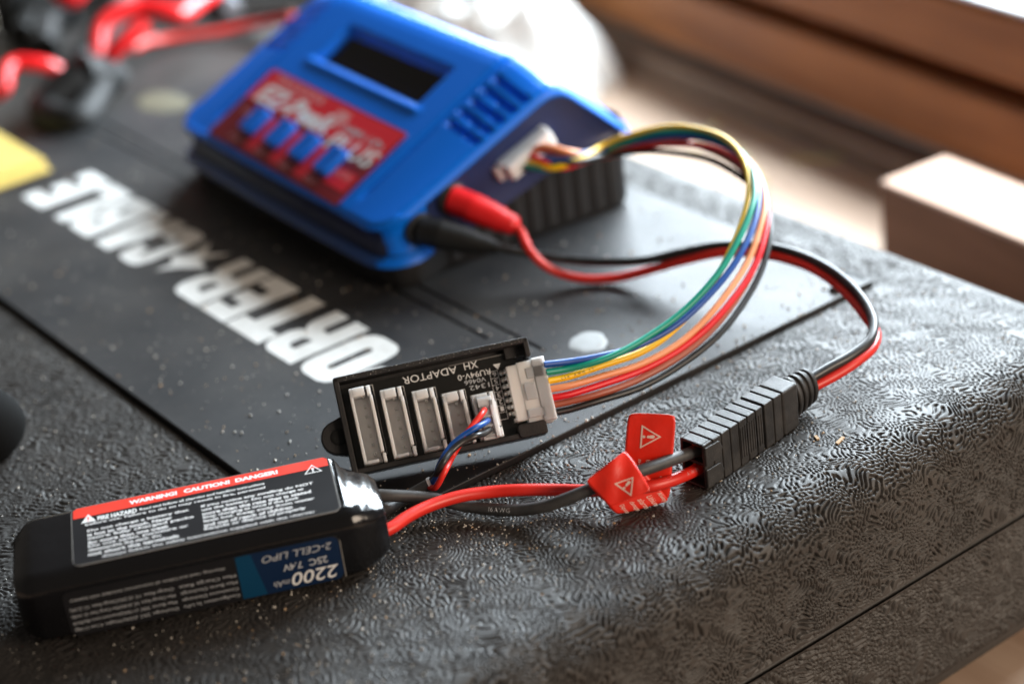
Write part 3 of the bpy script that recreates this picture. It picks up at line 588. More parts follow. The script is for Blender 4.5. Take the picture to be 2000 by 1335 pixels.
q.box((39.85, 6.1, -5.02), (39.95, 18.95, -4.95)); q.box((41.95, 6.1, -5.02), (42.05, 18.95, -4.95)); q.build('silkscreen_grid', M_WHITEP, pcb)
for k, dch_ in enumerate('654321'): btext(dch_, 41.5, 18.6-1.82*k, 0.9, 1.15)
for k in range(7):
    m = MB(); v = 18.0-1.82*k; m.lathe((43.0, v, -5.1), (43.0, v, -4.2), [(0, .78), (.3, .74), (.6, .55), (.85, .3), (1, .08)], 12); m.build('solder_joint', M_METAL, pcb)
m = MB(); m.prism(rrect(43.9, 4.4, 47.2, 18.9, 0.3), -5.0, -1.0)
for k in range(8): m.box((43.3, 4.6+1.85*k, -5.0), (43.9, 5.5+1.85*k, -2.2))
m.build('lead_socket', M_NYLONW, ad, bevel=0.15)

# ------------------------------------------------------------------ balance lead: seven wires, one plug at each end
bl = thing('balance_lead', 'seven-colour ribbon of thin wires looping from the charger to the adapter board', 'cable', (84, 90, 1.5))
IA = Matrix.Translation(Vector((-37.6, 15.8, 6.6))) @ RA.to_4x4()
m = MB()
m.box((46.6, 3.4, -4.6), (53.4, 19.3, -0.9), IA); m.box((50.6, 3.1, -5.0), (54.0, 19.6, -0.5), IA)
m.box((46.9, 4.6, -1.0), (51.4, 6.8, -0.35), IA); m.box((47.4, 9.2, -1.0), (50.4, 13.6, -0.45), IA); m.box((48.6, 14.6, -1.0), (53.0, 17.4, -0.55), IA); m.box((44.8, 2.6, -4.4), (53.0, 3.5, -1.6), IA)
m.build('plug', M_NYLONW, bl, world=True, bevel=0.2, seg=2)
IC = Matrix.Translation(Vector((CH0[0], CH0[1], 0))) @ Matrix.Rotation(math.radians(-3), 4, 'Z') @ Matrix.Translation(Vector((52.5, 0, 32.2))) @ Matrix.Rotation(math.radians(-22), 4, 'Y')
m = MB(); m.box((-9.0, -6.8, -2.6), (9.0, 1.0, 2.6), IC); m.box((-9.6, -4.4, -3.1), (9.6, 0.2, 3.1), IC); m.box((-11.6, -3.0, -2.4), (-9.0, 0.5, 2.4), IC)
m.build('plug', M_NYLON, bl, world=True, bevel=0.5, seg=2)
for k in ('blue', 'green', 'yellow', 'orange', 'red', 'brown', 'black'):
    wo = MB().tube(PTS['bal_'+k], 0.90, 12, 0.7).build('wire', M_WIRE[k], bl, world=True); wo['label'] = k + ' wire'
wire_text('CSA   AWM   FT', PTS['bal_yellow'], 0.95, 3.5, 0.62, M_WIRE['black'], bl, gap=0.45)

# ------------------------------------------------------------------ battery
RB = Matrix.Rotation(math.radians(-24.6), 3, 'Z') @ Matrix.Rotation(math.radians(0.3), 3, 'Y') @ Matrix.Rotation(math.radians(2.6), 3, 'X')
BO = (-128.3, 16.2, 1.0); BL_, BW, BH = 87.0, 29.6, 18.2
bt = thing('battery_pack', 'black shrink-wrapped battery pack with red-striped warning label and red and black leads', 'battery', BO, RB)
def bsec(x):           # rounded cross-section, softly pinched towards both ends
    e0 = sstep(0, 5, x); e1 = 1-sstep(BL_-9, BL_, x)
    k = min(0.86+0.14*e0, 0.80+0.20*e1); kz = min(0.80+0.20*e0, 0.74+0.26*e1)
    out = []; N_ = 9; R_ = 4.4
    y0, y1, z0, z1 = BW/2*(1-k), BW-BW/2*(1-k), BH/2*(1-kz)*0.5, BH-BH/2*(1-kz)
    for cx_, cy_, a in ((y1-R_, z0+R_*.7, -90), (y1-R_, z1-R_, 0), (y0+R_, z1-R_, 90), (y0+R_, z0+R_*.7, 180)):
        for q_ in range(N_+1):
            t = math.radians(a+90*q_/N_); out.append((x, cx_+R_*math.cos(t), cy_+(R_ if cy_ > BH/2 else R_*.7)*math.sin(t)))
    return out
mb = MB(); xs = [0, .5, 1.3, 2.4, 3.6, 5, 8, 20, 35, 50, 65, 74, 77, 78.2, 79.4, 80.6, 81.8, 83, 84.2, 85.2, 86, 86.6, 87.0]
secs = []
for x in xs:
    sc2 = bsec(x)
    if x < 2.4: f_ = 1-0.10*((2.4-x)/2.4)**2; sc2 = [(x, BW/2+(y-BW/2)*f_, BH/2+(z-BH/2)*f_) for _, y, z in sc2]
    if x > 84: f_ = 1-0.14*((x-84)/3.0)**2; sc2 = [(x, BW/2+(y-BW/2)*f_, BH/2+(z-BH/2)*f_) for _, y, z in sc2]
    if x > 77: sc2 = [(xx, y, z+0.35*math.sin(y*.9+xx*.8)*math.sin(xx*1.3-y*.35)-0.20*max(0, y-BW*.30)*sstep(77, 80, xx) if z > BH/2 else z) for xx, y, z in sc2]
    secs.append(sc2)
k = len(secs[0])
for sc2 in secs: mb.v += sc2
for i in range(len(secs)-1):
    for q_ in range(k): mb.f.append((i*k+q_, i*k+(q_+1) % k, (i+1)*k+(q_+1) % k, (i+1)*k+q_))
mb.f.append(tuple(range(k-1, -1, -1))); mb.f.append(tuple(range((len(secs)-1)*k, len(secs)*k)))
mb.f = [tuple(reversed(q_)) for q_ in mb.f]
mb.build('wrap', M_WRAP, bt, angle=70)
# fold of the wrap over the wire end
MB().box((77.6, 3.6, BH-0.25), (78.1, BW-4.2, BH+0.02)).build('wrap_fold', M_WRAP, bt)
# top label
TX0, TX1, TY0, TY1 = 14.3, 77.0, 3.0, 27.1
tl = MB(); tl.prism(rrect(TX0, TY0, TX1, TY1, 2.0), BH-0.2, BH+0.05); tl = tl.build('label', M_SILVER, bt)
def tlp(x0, y0, x1, y1, z, m, nm='print_block'): return MB().prism(rrect(x0, y0, x1, y1, 1.6 if x1-x0 > 50 else .2, 4), BH, BH+z, None).build(nm, m, tl)
tlp(TX0+.2, TY0+.2, TX1-.2, TY1-.15, 0.07, M_BLABEL); 
MB().prism([(TX0+.5, TY1-4.6), (TX1-.5, TY1-4.2), (TX1-.5, TY1-1.2), (TX1-1.4, TY1-.3), (TX0+1.4, TY1-.3), (TX0+.5, TY1-1.2)], BH, BH+0.10).build('red_stripe', M_BRED, tl)
def tt(s_, x, y, w_, h_, m=M_WHITEP, z=0.12, **kk): return text(s_, m, tl, Matrix.Translation((x, y, BH+z)), w=w_, h=h_, **kk)
for s_, x, w_ in (('WARNING!', 28.2, 11.6), ('CAUTION!', 41.4, 11.2), ('DANGER!', 53.9, 10.4)): tt(s_, x, TY1-3.3, w_, 1.75, bold=0.05)
tt('FIRE HAZARD', 20.5, 19.9, 9.4, 1.8, bold=0.04)
wl_ = ['Read and follow all charging and handling instructions', 'before use. Failure to do so may result in fire, personal', 'injury or damage to property. Never leave battery unattended',
       'while charging. Charge only with a LiPo battery charger', 'in a fireproof container on a surface that does not burn']
tt(wl_[0], 30.6, 20.1, 30, 1.25, bold=0.02); tt(wl_[1], 17.6, 18.4, 43, 1.2, bold=0.02)
cl1 = ['Do not charge a battery that', 'is hot to the touch. Never', 'store fully charged packs', 'for more than one week', 'Do not open, puncture or', 'disassemble the pack. Do', 'not short the terminals']
cl2 = ['If you notice any swelling do NOT', 'use the battery. Do not charge at', 'more than the rate that is stated', 'Stop charging at once if the pack', 'feels hot. Keep away from water', 'and out of reach of children', 'Recycle or dispose of properly']
for k_, s_ in enumerate(cl1): tt(s_, 18.0, 15.6-1.62*k_, (24, 20, 25, 19, 23.5, 17, 21)[k_], 1.25, M_WHITEP, bold=0.03)
for k_, s_ in enumerate(cl2): tt(s_, 45.0, 15.9-1.62*k_, (27, 24.5, 26, 23, 26.5, 21, 24)[k_], 1.25, M_WHITEP, bold=0.03)
tt('Always follow the safety instructions supplied with the charger', 21, 4.0, 50, 1.05, M_WHITEP, bold=0.02)
def tri(cx_, cy_, s_, M, m, parent, z, mark):
    mb_ = MB()
    a = [(cx_-s_, cy_-s_*.58), (cx_+s_, cy_-s_*.58), (cx_, cy_+s_*1.1)]; gx = sum(p[0] for p in a)/3; gy = sum(p[1] for p in a)/3
    bb = [(gx+(x-gx)*.78, gy+(y-gy)*.78) for x, y in a]
    mb_.add([M @ Vector((x, y, z)) for x, y in a+bb], [(0, 1, 4, 3), (1, 2, 5, 4), (2, 0, 3, 5)])
    mb_.build('warning_triangle', m, parent, smooth=False)
    mb_ = MB(); w_ = s_*.10
    mb_.add([M @ Vector((x, y, z)) for x, y in ((gx-w_*1.3, gy+s_*.42), (gx-w_, gy-s_*.1), (gx+w_, gy-s_*.1), (gx+w_*1.3, gy+s_*.42))], [(0, 1, 2, 3)])
    mb_.add([M @ Vector((gx+w_*1.1*math.cos(t*math.pi/4), gy-s_*.27+w_*1.1*math.sin(t*math.pi/4), z)) for t in range(8)], [tuple(range(8))])
    mb_.build('exclamation_mark', mark, parent, smooth=False)
tri(72.6, 22.2, 2.2, Matrix.Translation((0, 0, BH)), M_WHITEP, tl, 0.13, M_WHITEP)
mb_ = MB(); mb_.add([(16.6, 20.0, BH+.13), (20.2, 20.0, BH+.13), (18.4, 23.4, BH+.13)], [(0, 1, 2)]); mb_.build('warning_triangle', M_WHITEP, tl, smooth=False)
text('!', M_BRED, tl, Matrix.Translation((18.1, 20.4, BH+0.15)), w=.5, h=1.8)
# side label
SF = frame((0, -0.06, 0), (1, 0, 0), (0, 0, 1))
sl = MB(); sl.prism(rrect(10.5, 1.2, 75.2, 13.8, 1.8), -0.15, 0.05, SF); sl = sl.build('label', M_BLABEL, bt)
MB().prism(rrect(50.6, 1.4, 74.8, 13.6, 2.0), 0.0, 0.09, SF).build('print_block', M_BBLUE, sl)
MB().prism([(50.6, 1.5), (56.4, 1.5), (54.2, 13.5), (50.6, 13.5)], 0.0, 0.11, SF).build('print_block', M_BBLUE2, sl)
MB().prism([(75.0, 1.6), (75.25, 1.6), (75.25, 12.2), (75.0, 12.2)], 0.0, 0.10, SF).build('label_edge', M_SILVER, sl)
def st(s_, x, z, w_, h_, m=M_GREYP, **kk):     # upside down: starts at the right, reads leftward
    return text(s_, m, sl, SF @ frame((x, z, 0.15), (-1, 0, 0), (0, -1, 0), (0, 0, 1)), w=w_, h=h_, **kk)
st('2200', 73.8, 5.8, 11.4, 3.6, M_WHITEP, shear=0.25, bold=0.01); st('mAh', 62.0, 4.4, 3.8, 1.7, shear=0.25)
st('25C', 71.6, 8.7, 4.4, 1.9, M_GREYP, bold=0.02); st('7.4V', 65.6, 8.7, 4.6, 1.9, M_GREYP, bold=0.02)
st('2-CELL LIPO', 73.2, 12.2, 16.6, 1.9, M_GREYP, shear=0.25)
rowsL = ['Configuration: 2s LiPo', 'Continuous Discharge', 'Max Burst Discharge', 'Max Charge Rate']; rowsM = ['Discharge: 25C (55A)', 'Max Burst: 50C (110A)', 'Max Charge Rate: 2C (4.4A)', 'Charge Rate: 1C (2.2A)']; rowsR = ['Weight: 4.1oz (116g)', 'Dimensions (mm): 86x30x18', 'Max Charge Rate: 2C (4.4A)', 'Charge Rate: 1C (2.2A)']
for k_ in range(4):
    st(rowsL[k_], 50.0, 3.6+1.9*k_, 13.2, 1.1, M_GREYP); st(rowsM[k_], 35.5, 3.6+1.9*k_, 12.8, 1.1, M_GREYP); st(rowsR[k_], 22.5, 3.6+1.9*k_, 11.0, 1.1, M_GREYP)
st('Warning: read and follow all instructions included with battery', 48.0, 11.8, 36, 1.0, M_GREYP)
# leads
MB().tube(PTS['lead_black'], 1.55, 16, 0.7).build('power_lead', M_SILBG, bt, world=True)['label'] = 'black power lead'
MB().tube(PTS['lead_red'], 1.55, 16, 0.7).build('power_lead', M_SILR, bt, world=True)['label'] = 'red power lead'
wire_text('16AWG', PTS['lead_black'], 1.55, 29, 1.1, M_GREYP, bt, gap=0.3)
wire_text('AWM', PTS['lead_red'], 1.55, 82, 0.9, M_PINKP, bt, gap=0.5)
MB().tube(PTS['lead_sheath'], 1.5, 12, 0.7).build('lead_sheath', M_SILBG, bt, world=True)
m = MB(); e = [Vector(p) for p in PTS['lead_sheath'][-2:]]; dd_ = (e[1]-e[0]).normalized()
m.lathe(e[1]-dd_*0.6, e[1]+dd_*0.15, [(0, 1.72), (1, 1.72)], 14); m.build('sheath_end', M_WHITEP, bt, world=True)
for k_ in ('red', 'blue', 'black'):
    MB().tube(PTS['bl_'+k_], 0.80, 12, 0.6).build('balance_wire', {'red': M_SILR, 'blue': M_WIRE['blue'], 'black': M_SILB}[k_], bt, world=True)['label'] = 'thin %s balance wire' % k_
m = MB()
m.box((34.6, 2.0, -2.0), (38.1, 12.2, 2.6), IA); m.box((34.5, 9.6, 2.4), (38.2, 12.0, 3.4), IA); m.box((37.4, 1.4, 1.6), (38.6, 11.0, 3.6), IA)
for k_ in range(4): m.box((34.8, 1.9+2.45*k_, 2.4), (37.4, 2.5+2.45*k_, 3.2), IA)
m.box((34.2, 1.2, 1.0), (38.2, 2.2, 3.0), IA)
m.build('balance_plug', M_NYLON, bt, world=True, bevel=0.15)
# connector half of the battery (ribbed, front) and of the charge lead (rear)
CY = math.radians(8.4); IK = Matrix.Translation(Vector((24.6, -47.9, 0.1))) @ Matrix.Rotation(CY, 4, 'Z')
CW, CHT = 7.7, 12.8
cn = MB(); cn.box((3.0, 0.35, 0.2), (22.9, CW-0.35, CHT-0.35), IK)
cn.box((-0.1, 0.0, 0.0), (3.05, 0.8, CHT), IK); cn.box((-0.1, CW-0.8, 0.0), (3.05, CW, CHT), IK); cn.box((-0.1, 0.8, 0), (3.05, CW-.8, 0.8), IK); cn.box((-0.1, 0.8, CHT-.8), (3.05, CW-.8, CHT), IK); cn.box((0.8, .8, CHT/2-.45), (3.05, CW-.8, CHT/2+.45), IK)
cn = cn.build('connector', M_CONN, bt, world=True, bevel=0.3, seg=2)
def rib(x0, x1, parent):
    o = MB().box((x0, 0, 0), (x1, CW, CHT), IK).build('rib', M_CONN, parent, world=True, bevel=0.35, seg=2); return o
for k_ in range(1, 7):
    rib(3.3*k_+0.17, min(3.3*(k_+1), 22.7)-0.17, cn)
for z0, z1 in ((0.6, 6.0), (6.9, 12.2)):
    o = MB(); pts_ = [(-0.1, z0), (5.2, z0+.4), (6.3, (z0+z1)/2), (5.2, z1-.4), (-0.1, z1)]; o.prism(pts_, -0.02, 0.55, IK @ frame((0, 0, 0), (1, 0, 0), (0, 0, 1))); o.build('pocket', M_CONN, cn, world=True, bevel=0.3)
for k_ in range(10):
    MB().box((13.6+0.9*k_, -0.16, 2.2), (14.0+0.9*k_, 0.1, 11.0), IK).build('grip_line', M_CONN, cn, world=True)
for z in (3.6, 9.4): MB().box((1.6, 2.4, z+1.2), (3.1, 5.4, z+2.0), IK).build('terminal', M_COPPER, cn, world=True)

# ------------------------------------------------------------------ charge lead
cd = thing('charge_lead', 'red and black twin cord with banana plugs running from the charger to the black connector', 'cable', (60, 80, 1.5))
MB().tube(PTS['cord_black'], 1.35, 14, 0.8).build('cord_wire', M_SILB, cd, world=True)['label'] = 'black half of the twin cord'
MB().tube(PTS['cord_red'], 1.35, 14, 0.8).build('cord_wire', M_SILR, cd, world=True)['label'] = 'red half of the twin cord'
a, b_ = PTS['jack_red']; m = MB(); m.lathe(a, b_, [(0, 4.4), (.05, 4.5), (.3, 4.5), (.34, 4.7), (.38, 4.4), (.46, 4.55), (.5, 4.2), (.6, 4.3), (.64, 3.9), (.74, 4.0), (.78, 3.5), (.9, 3.3), (.97, 2.6), (1.0, 1.6)], 24)
m.build('banana_plug', M_BANR, cd, world=True, angle=60)['label'] = 'red banana plug'
MB().tube([Vector(b_)-(Vector(b_)-Vector(a)).normalized()*2, PTS['cord_red'][0], PTS['cord_red'][1]], 1.5, 12).build('cord_wire', M_SILR, cd, world=True)
a, b_ = PTS['jack_black']; m = MB(); m.lathe(a, b_, [(0, 4.5), (.04, 4.6), (.25, 4.6), (.28, 4.8), (.32, 4.3), (.42, 4.5), (.46, 4.0), (.56, 4.1), (.6, 3.6), (.7, 3.6), (.74, 3.0), (.85, 2.8), (.9, 2.2), (1.0, 1.8)], 24)
m.build('banana_plug', M_BLKP, cd, world=True, angle=60)['label'] = 'black banana plug'
MB().tube([a, b_, PTS['cord_black'][0]], 1.3, 10).build('cord_wire', M_SILB, cd, world=True)
m = MB(); m.box((23.2, 0.35, 0.2), (36.5, CW-0.35, CHT-0.35), IK); cn2 = m.build('connector', M_CONN, cd, world=True, bevel=0.3)
rib(23.3, 26.6, cn2); rib(27.0, 30.0, cn2)
MB().box((30.35, -0.1, 0), (36.8, CW+.1, CHT), IK).build('rear_block', M_CONN, cn2, world=True, bevel=0.8, seg=3)
m = MB(); m.lathe(IK @ Vector((36, CW/2, CHT/2)), IK @ Vector((46, CW/2, CHT/2+0.2)), [(0, 3.6), (.8, 3.3), (1, 2.6)], 24, sx=0.95, sy=1.45); m.build('strain_relief', M_CONN, cn2, world=True)
for x in (37.3, 39.7, 42.1, 44.3):
    k_ = 1-(x-37)*0.018; m = MB(); m.lathe(IK @ Vector((x, CW/2, CHT/2)), IK @ Vector((x+1.35, CW/2, CHT/2)), [(0, 4.0*k_), (.2, 4.25*k_), (.8, 4.25*k_), (1, 4.0*k_)], 28, sx=0.97, sy=1.42); m.build('relief_ring', M_CONN, cn2, world=True)

# ------------------------------------------------------------------ red paper tags
def sheet(name, q4, n=18, amp=0.25, rounding=0.06, seed=1, thick=0.22, mt=M_TAG, parent=None, curl=0.0):
    A, B, C_, D_ = [Vector(p) for p in q4]; nr = (B-A).cross(D_-A).normalized()
    if nr.dot(Vector(CAM_POS)-A) < 0: nr = -nr
    def fn(u, v):
        # squircle corners
        x, y = 2*u-1, 2*v-1; e = rounding
        k = 1-e*(abs(x)*abs(y))**6; x *= k; y *= k
        u2, v2 = (x+1)/2, (y+1)/2
        p = A*(1-u2)*(1-v2)+B*u2*(1-v2)+C_*u2*v2+D_*(1-u2)*v2
        o = amp*(math.sin(u*4.1+seed)*math.sin(v*3.3+seed*2)+.5*math.sin(u*9+v*7+seed)) + curl*math.sin(math.pi*u)
        return p+nr*o
    mb = MB().grid(fn, n, n); return mb, fn, nr
def tag_thing(label, q4, seed, loc, amp, curl=0.0):
    t = thing('warning_tag', label, 'tag', loc, group='red tags round the battery leads')
    mb, fn, nr = sheet('x', q4, seed=seed, amp=amp, curl=curl); pa = mb.build('paper', M_TAG, t, world=True, solid=0.18, angle=80); pa.data.materials.append(M_TAGE); pa.modifiers['solid'].material_offset_rim = 1
    return t, fn, nr
def on_sheet(fn, nr, pts_, off=0.2): return [fn(u, v)+nr*off for u, v in pts_]
def sheet_text(s_, fn, nr, u, v, w_, h_, m, parent, rot=0, off=0.2, bold=0.0):
    vv, ff = glyphs(s_, bold); lo_ = vv.min(0); ex = vv.max(0)-lo_; out = []
    for x, y, z in vv-lo_:
        a = x/ex[0]*w_; b2 = y/ex[1]*h_
        if rot == 0: q2 = (u+a, v-b2)
        elif rot == 90: q2 = (u+b2, v+a)      # reads downward, tops to the right
        else: q2 = (u-a, v+b2)
        out.append(fn(*q2)+nr*off)
    return MB().add(out, ff).build('lettering', m, parent, world=True, smooth=False)
def sheet_tri(fn, nr, c, ang, size, m, parent, off=0.2):
    W_ = (fn(1, .5)-fn(0, .5)).length; H_ = (fn(.5, 1)-fn(.5, 0)).length
    ux, uy = math.cos(ang), math.sin(ang)
    def uv(a, b2): return (c[0]+(ux*a-uy*b2)/W_, c[1]+(uy*a+ux*b2)/H_)
    P3 = [(size, 0), (-size*.62, size*.93), (-size*.62, -size*.93)]; inn = [(x*.80, y*.80) for x, y in P3]; K = 8; ring = []; ring2 = []; mb = MB()
    for i in range(3):
        for k_ in range(K):
            t = k_/K; ring.append(uv(*[P3[i][j]*(1-t)+P3[(i+1) % 3][j]*t for j in (0, 1)])); ring2.append(uv(*[inn[i][j]*(1-t)+inn[(i+1) % 3][j]*t for j in (0, 1)]))
    n_ = len(ring); mb.add(on_sheet(fn, nr, ring, off)+on_sheet(fn, nr, ring2, off), [(i, (i+1) % n_, n_+(i+1) % n_, n_+i) for i in range(n_)])
    mb.build('warning_triangle', m, parent, world=True, smooth=False)
    mb = MB()
    def cap(c0, c1, r0, r1):
        pl = []
        for k_ in range(16):
            t = 2*math.pi*(k_+.5)/16; c_, r_ = (c1, r1) if math.cos(t) > 0 else (c0, r0)
            pl.append(uv(c_+r_*math.cos(t), r_*math.sin(t)))
        mb.add(on_sheet(fn, nr, pl, off), [tuple(range(16))])
    cap(-size*.06, size*.34, size*.09, size*.14); cap(-size*.38, -size*.37, size*.11, size*.11)
    mb.build('exclamation_mark', m, parent, world=True, smooth=False)
t1, fn, nr = tag_thing('red warning tag standing upright behind the battery leads, nearest the black connector', PTS['tagA'], 1.3, (14, -42, 0.5), 0.22)
sheet_tri(fn, nr, (0.47, 0.26), 0.0, 3.1, M_TAGP, t1)
for s_, u, v, w_ in (('battery', 0.43, 0.52, 0.30), ('adapter', 0.27, 0.51, 0.34), ('DANGER', 0.10, 0.52, 0.32), ('Always use', 0.74, 0.71, 0.26), ('hi', 0.60, 0.74, 0.10)):
    sheet_text(s_, fn, nr, u, v, w_, 0.105, M_TAGP, t1, rot=90)
t2, fn, nr = tag_thing('crumpled red warning tag folded over the black lead, nearest the battery', PTS['tagB'], 2.1, (4, -38, 0.5), 0.45, curl=0.5)
sheet_tri(fn, nr, (0.60, 0.66), -0.35, 2.6, M_TAGP, t2)
mb, fn2, nr2 = sheet('x', PTS['tagB2'], seed=3.3, amp=0.15); pa = mb.build('paper', M_TAG, t2, world=True, solid=0.25, angle=80); pa.data.materials.append(M_TAGE); pa.modifiers['solid'].material_offset_rim = 1
for s_, u in (('Always', 0.86), ('Lithium', 0.68), ('alarm', 0.50), ('damage', 0.33), ('Dispose', 0.14)):
    sheet_text(s_, fn2, nr2, u, 0.80, 0.22, 0.11, M_TAGP, t2, rot=90)

# ------------------------------------------------------------------ things at the back left
MB().tube([(0, 0, 0), (0, 0, 1)], 1)
c1 = thing('alligator_clip', 'large red-handled alligator clip lying at the back of the toolbox lid', 'clip', (75, 400, 0), group='red-handled clips at the back left')
MB().tube(PTS['clip1a'], 3.5, 14, 2).build('handle', M_REDP, c1, world=True)
MB().tube(PTS['clip1b'], 3.4, 14, 2).build('handle', M_REDP, c1, world=True)
m = MB(); m.tube([(104, 415, 22), (92, 404, 18), (78, 392, 12), (60, 380, 8), (46, 366, 6)], lambda t: 8-3*t, 14, 2); m.build('jaw', M_BLKP, c1, world=True)
m = MB(); m.lathe((100, 420, 18), (90, 400, 18), [(0, 3), (.2, 5), (.8, 5), (1, 3)], 16); m.build('spring', M_BLKP, c1, world=True)
c2 = thing('alligator_clip', 'red-handled alligator clip with shiny metal tip at the left edge of the lid', 'clip', (35, 370, 0), group='red-handled clips at the back left')
MB().tube(PTS['clip2a'], 3.1, 14, 2).build('handle', M_REDP, c2, world=True)
m = MB(); m.tube(PTS['jawblack'], lambda t: 8-3*t, 14, 2); m.tube([PTS['jawblack'][0], PTS['jawblack'][3], (62, 352, 4)], lambda t: 9-2*t, 14, 2); m.build('jaw', M_BLKP, c2, world=True)
m = MB(); m.lathe((33, 361, 5), (29, 355, 8), [(0, 3.0), (.5, 3.4), (.9, 2.4), (1, .8)], 16); m.build('tip', M_METAL, c2, world=True)
kb = thing('knob', 'glossy red ball knob on a dark stem at the back left corner', 'knob', (94, 462, 0))
m = MB(); m.lathe((90, 452, 0), (90, 452, 12), [(0, 3), (1, 3)], 12); m.build('stem', M_BLKP, kb, world=True)
m = MB(); m.lathe((90, 452, 8), (90, 452, 24), [(0.02, 1), (.1, 4.6), (.3, 7.2), (.5, 8), (.7, 7.2), (.9, 4.6), (1, .5)], 20); m.build('ball', M_REDP, kb, world=True)
cb = MB(); cb.box((-80, 480, BZ), (64, 640, 70)).build('cardboard_box', M_BEIGE, None, bevel=2)
tag(bpy.data.objects['cardboard_box'], 'beige cardboard box standing behind the toolbox at far left', 'box')
kc = thing('equipment_case', 'dark equipment case standing behind the toolbox back edge', 'case', (170, 560, BZ))
MB().box((72, 486, BZ), (270, 640, 30)).build('case_body', M_BLKP, kc, world=True, bevel=6, seg=3); MB().box((72, 486, 31), (270, 640, 60)).build('case_lid', M_BROWN, kc, world=True, bevel=6, seg=3)
bp_ = thing('cable_coil', 'black cable piled behind the red clips at the back of the lid', 'cable', (110, 470, 0))
m = MB(); m.tube([(60, 440, 6), (90, 470, 10), (130, 475, 12), (165, 440, 10), (185, 410, 8), (150, 430, 14), (110, 462, 14), (80, 452, 8), (60, 420, 5)], 6.5, 12, 3); m.build('cable_loop', M_BLKP, bp_, world=True)
m = MB(); m.tube([(170, 455, 5), (150, 420, 5), (140, 395, 4)], 4, 12, 3); m.build('cable_end', mat('grey cable', (0.25, 0.26, 0.29), 0.4), bp_, world=True)
yb = thing('yellow_rule', 'yellow stepped plastic ruler end lying on the lid at the left edge', 'ruler', (-5, 320, 1.5))
MB().box((-60, 298, 1.5), (5.5, 372, 4.6)).build('rule_body', M_YEL, yb, world=True, bevel=0.8); MB().box((-60, 291.5, 1.5), (4.5, 297.6, 3.0)).build('rule_step', M_YEL, yb, world=True, bevel=0.8)
gp = thing('rubber_grip', 'black rounded rubber grip poking in at the left edge of the lid', 'grip', (-100, 110, 0))
m = MB(); m.lathe((-128, 126, 10), (-86, 108, 9), [(0, 12.5), (.6, 12.5), (.7, 12.2), (.78, 11.4), (.85, 10), (.91, 8), (.96, 5.4), (.99, 2.6), (1, .4)], 32); m.build('grip_body', mat('dull black rubber', (0.005, 0.005, 0.005), 0.9, 0.1), gp, world=True)

# ------------------------------------------------------------------ spots, grit and splinters on the lid
def blob(name, cx_, cy_, z, rx, ry, m, label, cat, h=0.35, seed=0):
    rnd = random.Random(seed); ph = [rnd.uniform(0, 6.28) for _ in range(4)]
    def fn(a, b2):
        th = a*2*math.pi; k_ = 1+.06*math.sin(2*th+ph[0])+.05*math.sin(3*th+ph[1])+.03*math.sin(7*th+ph[2])
        return (cx_+rx*b2*k_*math.cos(th), cy_+ry*b2*k_*math.sin(th), z+h*(1-b2**4)+.03*math.sin(9*b2+ph[3]))
    o = MB().grid(fn, 41, 9).build(name, m); return tag(o, label, cat)
blob('paint_spot', 52, 33.3, 1.52, 5.6, 5.9, M_PAINT, 'round white paint spot on the right lid panel above the coloured wires', 'spot', seed=2)
blob('glue_spot', 66.5, 322, 1.52, 9, 14, M_GLUE, 'pale yellowish glue spot on the lid left of the charger', 'spot', seed=5)
def grit(name, n_, region, m, smin, smax, seed, label):
    rg = np.random.default_rng(seed); mb = MB(); vs_ = []; fs_ = []
    for _ in range(n_):
        x, y, z = region(rg); s_ = smin*(smax/smin)**(rg.random()**1.8)
        o = len(vs_); q_ = rg.normal(size=(6, 3))*0.25
        for k_, dv in enumerate(((1, 0, 0), (-1, 0, 0), (0, 1, 0), (0, -1, 0), (0, 0, 1), (0, 0, -.6))):
            p = (np.array(dv)+q_[k_])*s_; vs_.append((x+p[0], y+p[1], z+p[2]+s_*.5))
        fs_ += [tuple(i+o for i in t) for t in ((0, 2, 4), (2, 1, 4), (1, 3, 4), (3, 0, 4), (2, 0, 5), (1, 2, 5), (3, 1, 5), (0, 3, 5))]
    mb.add(vs_, fs_); o = mb.build(name, m, smooth=False); tag(o, label, None, kind='stuff'); return o
def reg_panel(rg):
    y = -1+330*rg.random()**1.6; x = rg.uniform(-53, 129); return x, y, 1.5
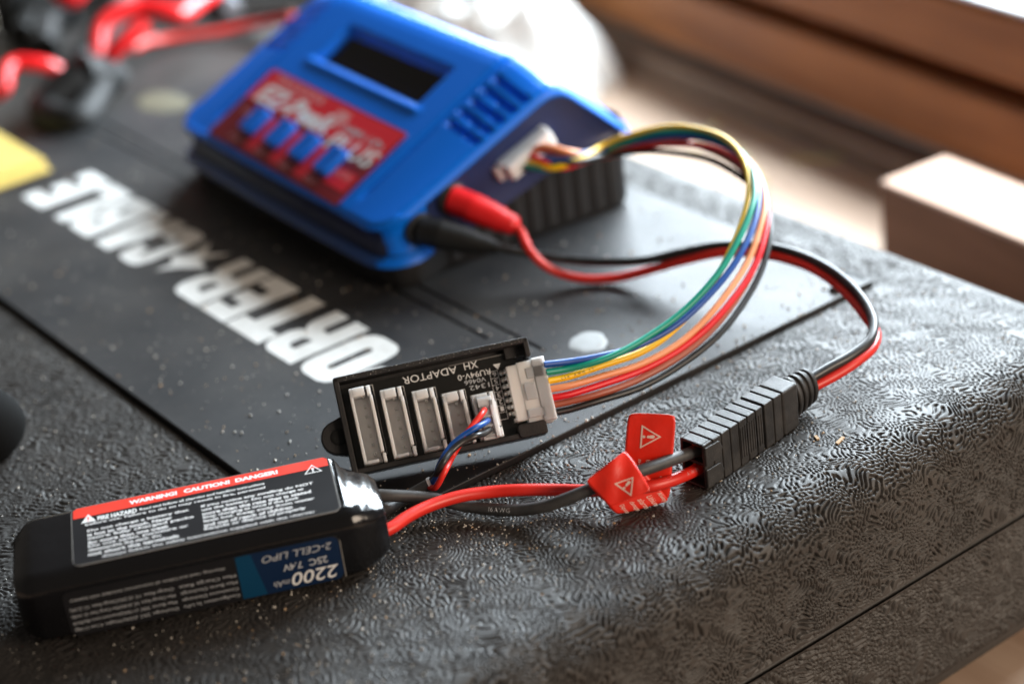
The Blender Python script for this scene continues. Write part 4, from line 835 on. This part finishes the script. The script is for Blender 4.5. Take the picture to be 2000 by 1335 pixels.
def reg_front(rg):
    while True:
        x = rg.uniform(-150, 140); y = rg.uniform(-60, -2); d_ = (x-5)/60
        if rg.random() < 0.25+0.75*math.exp(-d_*d_-((y+18)/22)**2): break
    z = 0.0
    return x, y, z-0.05
def reg_left(rg): return rg.uniform(-150, -56), rg.uniform(0, 180), -0.05
grit('dust', 1700, reg_panel, M_DUSTW, 0.10, 0.50, 1, 'pale dust grains on the lid panels')
grit('dust', 700, reg_panel, M_DUSTT, 0.10, 0.50, 2, 'tan dust grains on the lid panels')
grit('dust', 3200, reg_front, M_DUSTW, 0.07, 0.34, 3, 'pale dust grains on the textured front of the lid')
grit('dust', 750, reg_front, M_DUSTT, 0.07, 0.36, 4, 'tan dust grains on the textured front of the lid')
grit('dust', 1100, reg_left, M_DUSTW, 0.07, 0.34, 5, 'pale dust grains on the textured left of the lid')
def reg_rim(rg):
    p = IA @ Vector((rg.uniform(0.5, 50.5), AW-0.1-rg.random()*1.2, 0.02)); return p.x, p.y, p.z
grit('dust', 110, reg_rim, M_DUSTW, 0.05, 0.13, 6, 'white dust along the top edge of the adapter case')
def splinter(x, y, z, L, a, label):
    o = MB().box((-L/2, -.45, 0), (L/2, .45, .5), Matrix.Translation((x, y, z)) @ Matrix.Rotation(a, 4, 'Z')).build('wood_splinter', M_DUSTT, None, bevel=.12); return tag(o, label, 'splinter')
splinter(62.5, -55.2, -0.1, 3.6, 0.3, 'tan wood splinter lying just right of the black connector')
splinter(59.5, -50.0, 0.0, 1.9, 1.2, 'tiny tan wood splinter close under the rear end of the connector')

# straw bits on the bench behind the charger
for k, (x, y, L, a, lb) in enumerate(((308, 282, 34, 0.5, 'straw bit on the bench nearest the white cloth'), (296, 240, 46, 1.1, 'longest straw bit on the bench between cloth and wood block'), (318, 222, 22, 2.2, 'short straw bit on the bench by the moulding'))):
    o = MB().box((-L/2, -1.0, 0), (L/2, 1.0, 1.6), Matrix.Translation((x, y, BZ+.1)) @ Matrix.Rotation(a, 4, 'Z')).build('straw', M_STRAW, None, bevel=.4); tag(o, lb, 'straw', 'straw bits on the bench')
